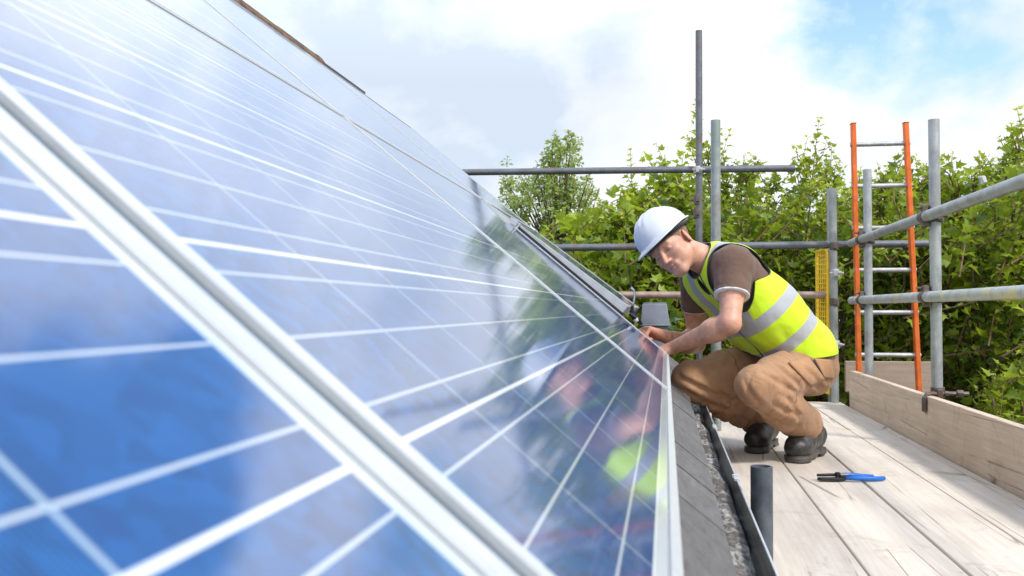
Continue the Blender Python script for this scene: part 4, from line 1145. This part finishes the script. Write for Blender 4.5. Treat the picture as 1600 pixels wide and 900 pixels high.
# darker trees further back that close the view
def far_tree(label, px0, px1, d, tops, n, seed, size=.17, zlow=-4.0, mat='leaf_dark', **k):
    return maple(label, px0, px1, d-1.6, d+1.6, tops, n, seed, mat=mat, size=size, zlow=zlow, group='dark trees further back', name='tree', step=.09, twig=.008, trunk_r=.14, **k)
far_tree('dark tree behind the worker\'s helmet and the roof vent', 850, 1060, 14, [(850,390),(900,372),(960,360),(1000,352),(1060,330)], 230, 21)
far_tree('dark tree low behind the vest and the green standard', 1050, 1260, 13.5, [(1050,330),(1100,310),(1150,320),(1200,330),(1260,320)], 230, 22)
far_tree('dark tree behind the yellow gate and the ladder', 1250, 1460, 13.5, [(1250,330),(1300,322),(1350,315),(1400,312),(1460,310)], 230, 23)
far_tree('dark tree behind the right end of the guard rails', 1450, 1720, 12.5, [(1450,310),(1500,300),(1560,300),(1640,290),(1720,280)], 250, 24)
# birch far off
rs = np.random.RandomState(5); sh = []
dB = 19.0
crown = [(868,232,10),(880,250,26),(893,228,8),(880,275,36),(862,262,26),(875,300,55),(845,290,30),(905,300,34),(860,320,70),(815,300,30),(900,330,55),(830,330,50),(795,300,12),(860,350,75),(800,330,25),(880,370,70),(920,350,20),(850,380,70),(940,345,12),(905,375,50)]
for (px, py, w) in crown:
    for k in range(int(9+w*.42)):
        x = px+rs.normal(0, w*.42); y = py+rs.normal(0, 12); d = dB+rs.normal(0,.5)
        a = at(x, y, d); b = at(x+rs.normal(0,7), y-rs.uniform(-6,22), d+rs.normal(0,.15)); sh.append((a, b))
b0 = at(873, 450, dB)
root, c = tree((b0[0], b0[1], -4.8), sh, 'slender birch standing alone against the sky left of the helmet', 'birch_tree', 'leaf_birch', .095, 31, .11, .05, twig=.006, shape=OVAL, per_node=3, youngf=.3); tot += c
rs = np.random.RandomState(6); sh = []
for k in range(60):
    x = rs.uniform(955,1010); y = 318+abs(x-985)*.5+rs.uniform(0,60); d = 21+rs.normal(0,.4); sh.append((at(x,y+8,d), at(x+rs.normal(0,5),y-rs.uniform(0,14),d)))
b0 = at(985,450,21)
root, c = tree((b0[0], b0[1], -4.8), sh, 'small distant treetop peeping between the birch and the leaning maple', 'tree', 'leaf_birch', .10, 32, .1, .06, twig=.006, shape=OVAL, per_node=3, youngf=.3); tot += c
print('leaves', tot)

# ------------------------------------------------------------------ sky and sun
w = bpy.data.worlds.new('World'); sc.world = w; w.use_nodes = True; T = w.node_tree; T.nodes.clear()
SUN_EL, SUN_AZ = rad(48), rad(128)          # azimuth clockwise from +Y
out = T.nodes.new('ShaderNodeOutputWorld'); bg = T.nodes.new('ShaderNodeBackground'); T.links.new(bg.outputs[0], out.inputs[0])
sky = T.nodes.new('ShaderNodeTexSky'); sky.sky_type = 'NISHITA'; sky.sun_disc = False; sky.sun_elevation = SUN_EL; sky.sun_rotation = SUN_AZ; sky.air_density = 1.0; sky.dust_density = 1.5
class WN(NT):
    def __init__(s): s.t = T
n = WN()
tc = n.n('ShaderNodeTexCoord').outputs['Generated']; x_, y_, z_ = n.sep(tc)
den = n.math('ADD', n.math('MAXIMUM', z_, 0.0), .55)
cb = n.n('ShaderNodeCombineXYZ'); n.set(cb.inputs[0], n.math('DIVIDE', x_, den)); n.set(cb.inputs[1], n.math('DIVIDE', y_, den)); n.set(cb.inputs[2], .37)
cv = cb.outputs[0]
c1 = n.noise(cv, 2.3, 9, .55, .25); c2 = n.noise(cv, 2.0, 7, .55, .2); c3 = n.noise(cv, 6.5, 9, .58, .3)
def lobe(px, py, width):
    """weight of the sky around one direction"""
    d = nrm(at(px, py, 1)-CAM); dt = n.n('ShaderNodeVectorMath', _operation='DOT_PRODUCT'); n.set(dt.inputs[0], tc); dt.inputs[1].default_value = tuple(d)
    return n.ramp(dt.outputs['Value'], math.cos(rad(width)), 1.0)
def lobe_d(v, width):
    d = nrm(np.array(v, float)); dt = n.n('ShaderNodeVectorMath', _operation='DOT_PRODUCT'); n.set(dt.inputs[0], tc); dt.inputs[1].default_value = tuple(d)
    return n.ramp(dt.outputs['Value'], math.cos(rad(width)), 1.0)
gap = n.math('ADD', n.math('MULTIPLY', lobe_d((.0,.83,.55), 13), .30), n.math('ADD', n.math('MULTIPLY', lobe_d((.16,.76,.63), 13), .26), n.math('MULTIPLY', lobe_d((-.28,.84,.50), 6), .14)))
holes = n.math('ADD', gap, n.math('ADD', n.math('MULTIPLY', lobe(1480,50,11), .17), n.math('MULTIPLY', lobe(1290,60,5), .07)))
hi2 = n.ramp(z_, .50, .80)
cover = n.ramp(n.math('SUBTRACT', n.math('SUBTRACT', n.math('ADD', n.math('MULTIPLY', c1, .75), n.math('MULTIPLY', c3, .25)), holes), n.math('MULTIPLY', hi2, .17)), .27, .38)
grey = n.math('MULTIPLY', n.math('ADD', n.math('MULTIPLY', n.ramp(c2, .44, .60), .9), n.math('ADD', n.math('MULTIPLY', lobe(770,245,7), .6), n.math('ADD', n.math('MULTIPLY', lobe(900,120,8), .75), n.math('MULTIPLY', lobe(560,20,9), .45)))), n.ramp(c3, .30, .62, .45, 1), clamp=True)
hi = n.ramp(z_, .24, .46)
cloud = n.mix(grey, n.mix(hi, (7.5,7.6,7.6), (12.5,12.6,12.8)), n.mix(hi, (4.8,5.5,6.5), (6.8,7.9,9.6)))
blue = n.mix(.75, sky.outputs[0], n.mix(hi, (4.3,6.6,7.6), (1.0,3.2,7.6)))
n.set(bg.inputs[0], n.mix(cover, blue, cloud)); bg.inputs[1].default_value = .10
sl = bpy.data.lights.new('sun', 'SUN'); so = bpy.data.objects.new('sun', sl); col.objects.link(so)
sl.energy = 2.2; sl.angle = rad(8); sl.color = (1,.955,.90)
dirv = Vector((math.sin(SUN_AZ)*math.cos(SUN_EL), math.cos(SUN_AZ)*math.cos(SUN_EL), math.sin(SUN_EL)))
so.rotation_euler = dirv.to_track_quat('Z', 'Y').to_euler(); so.location = (4,-4,8)
vs = sc.view_settings; vs.view_transform = 'Standard'; vs.look = 'None'; vs.exposure = .56; vs.gamma = 1; vs.use_curve_mapping = False
cy = sc.cycles; cy.max_bounces = 6; cy.diffuse_bounces = 3; cy.glossy_bounces = 3; cy.transmission_bounces = 3; cy.transparent_max_bounces = 4; cy.use_denoising = True; cy.caustics_reflective = False; cy.caustics_refractive = False; cy.sample_clamp_indirect = 6
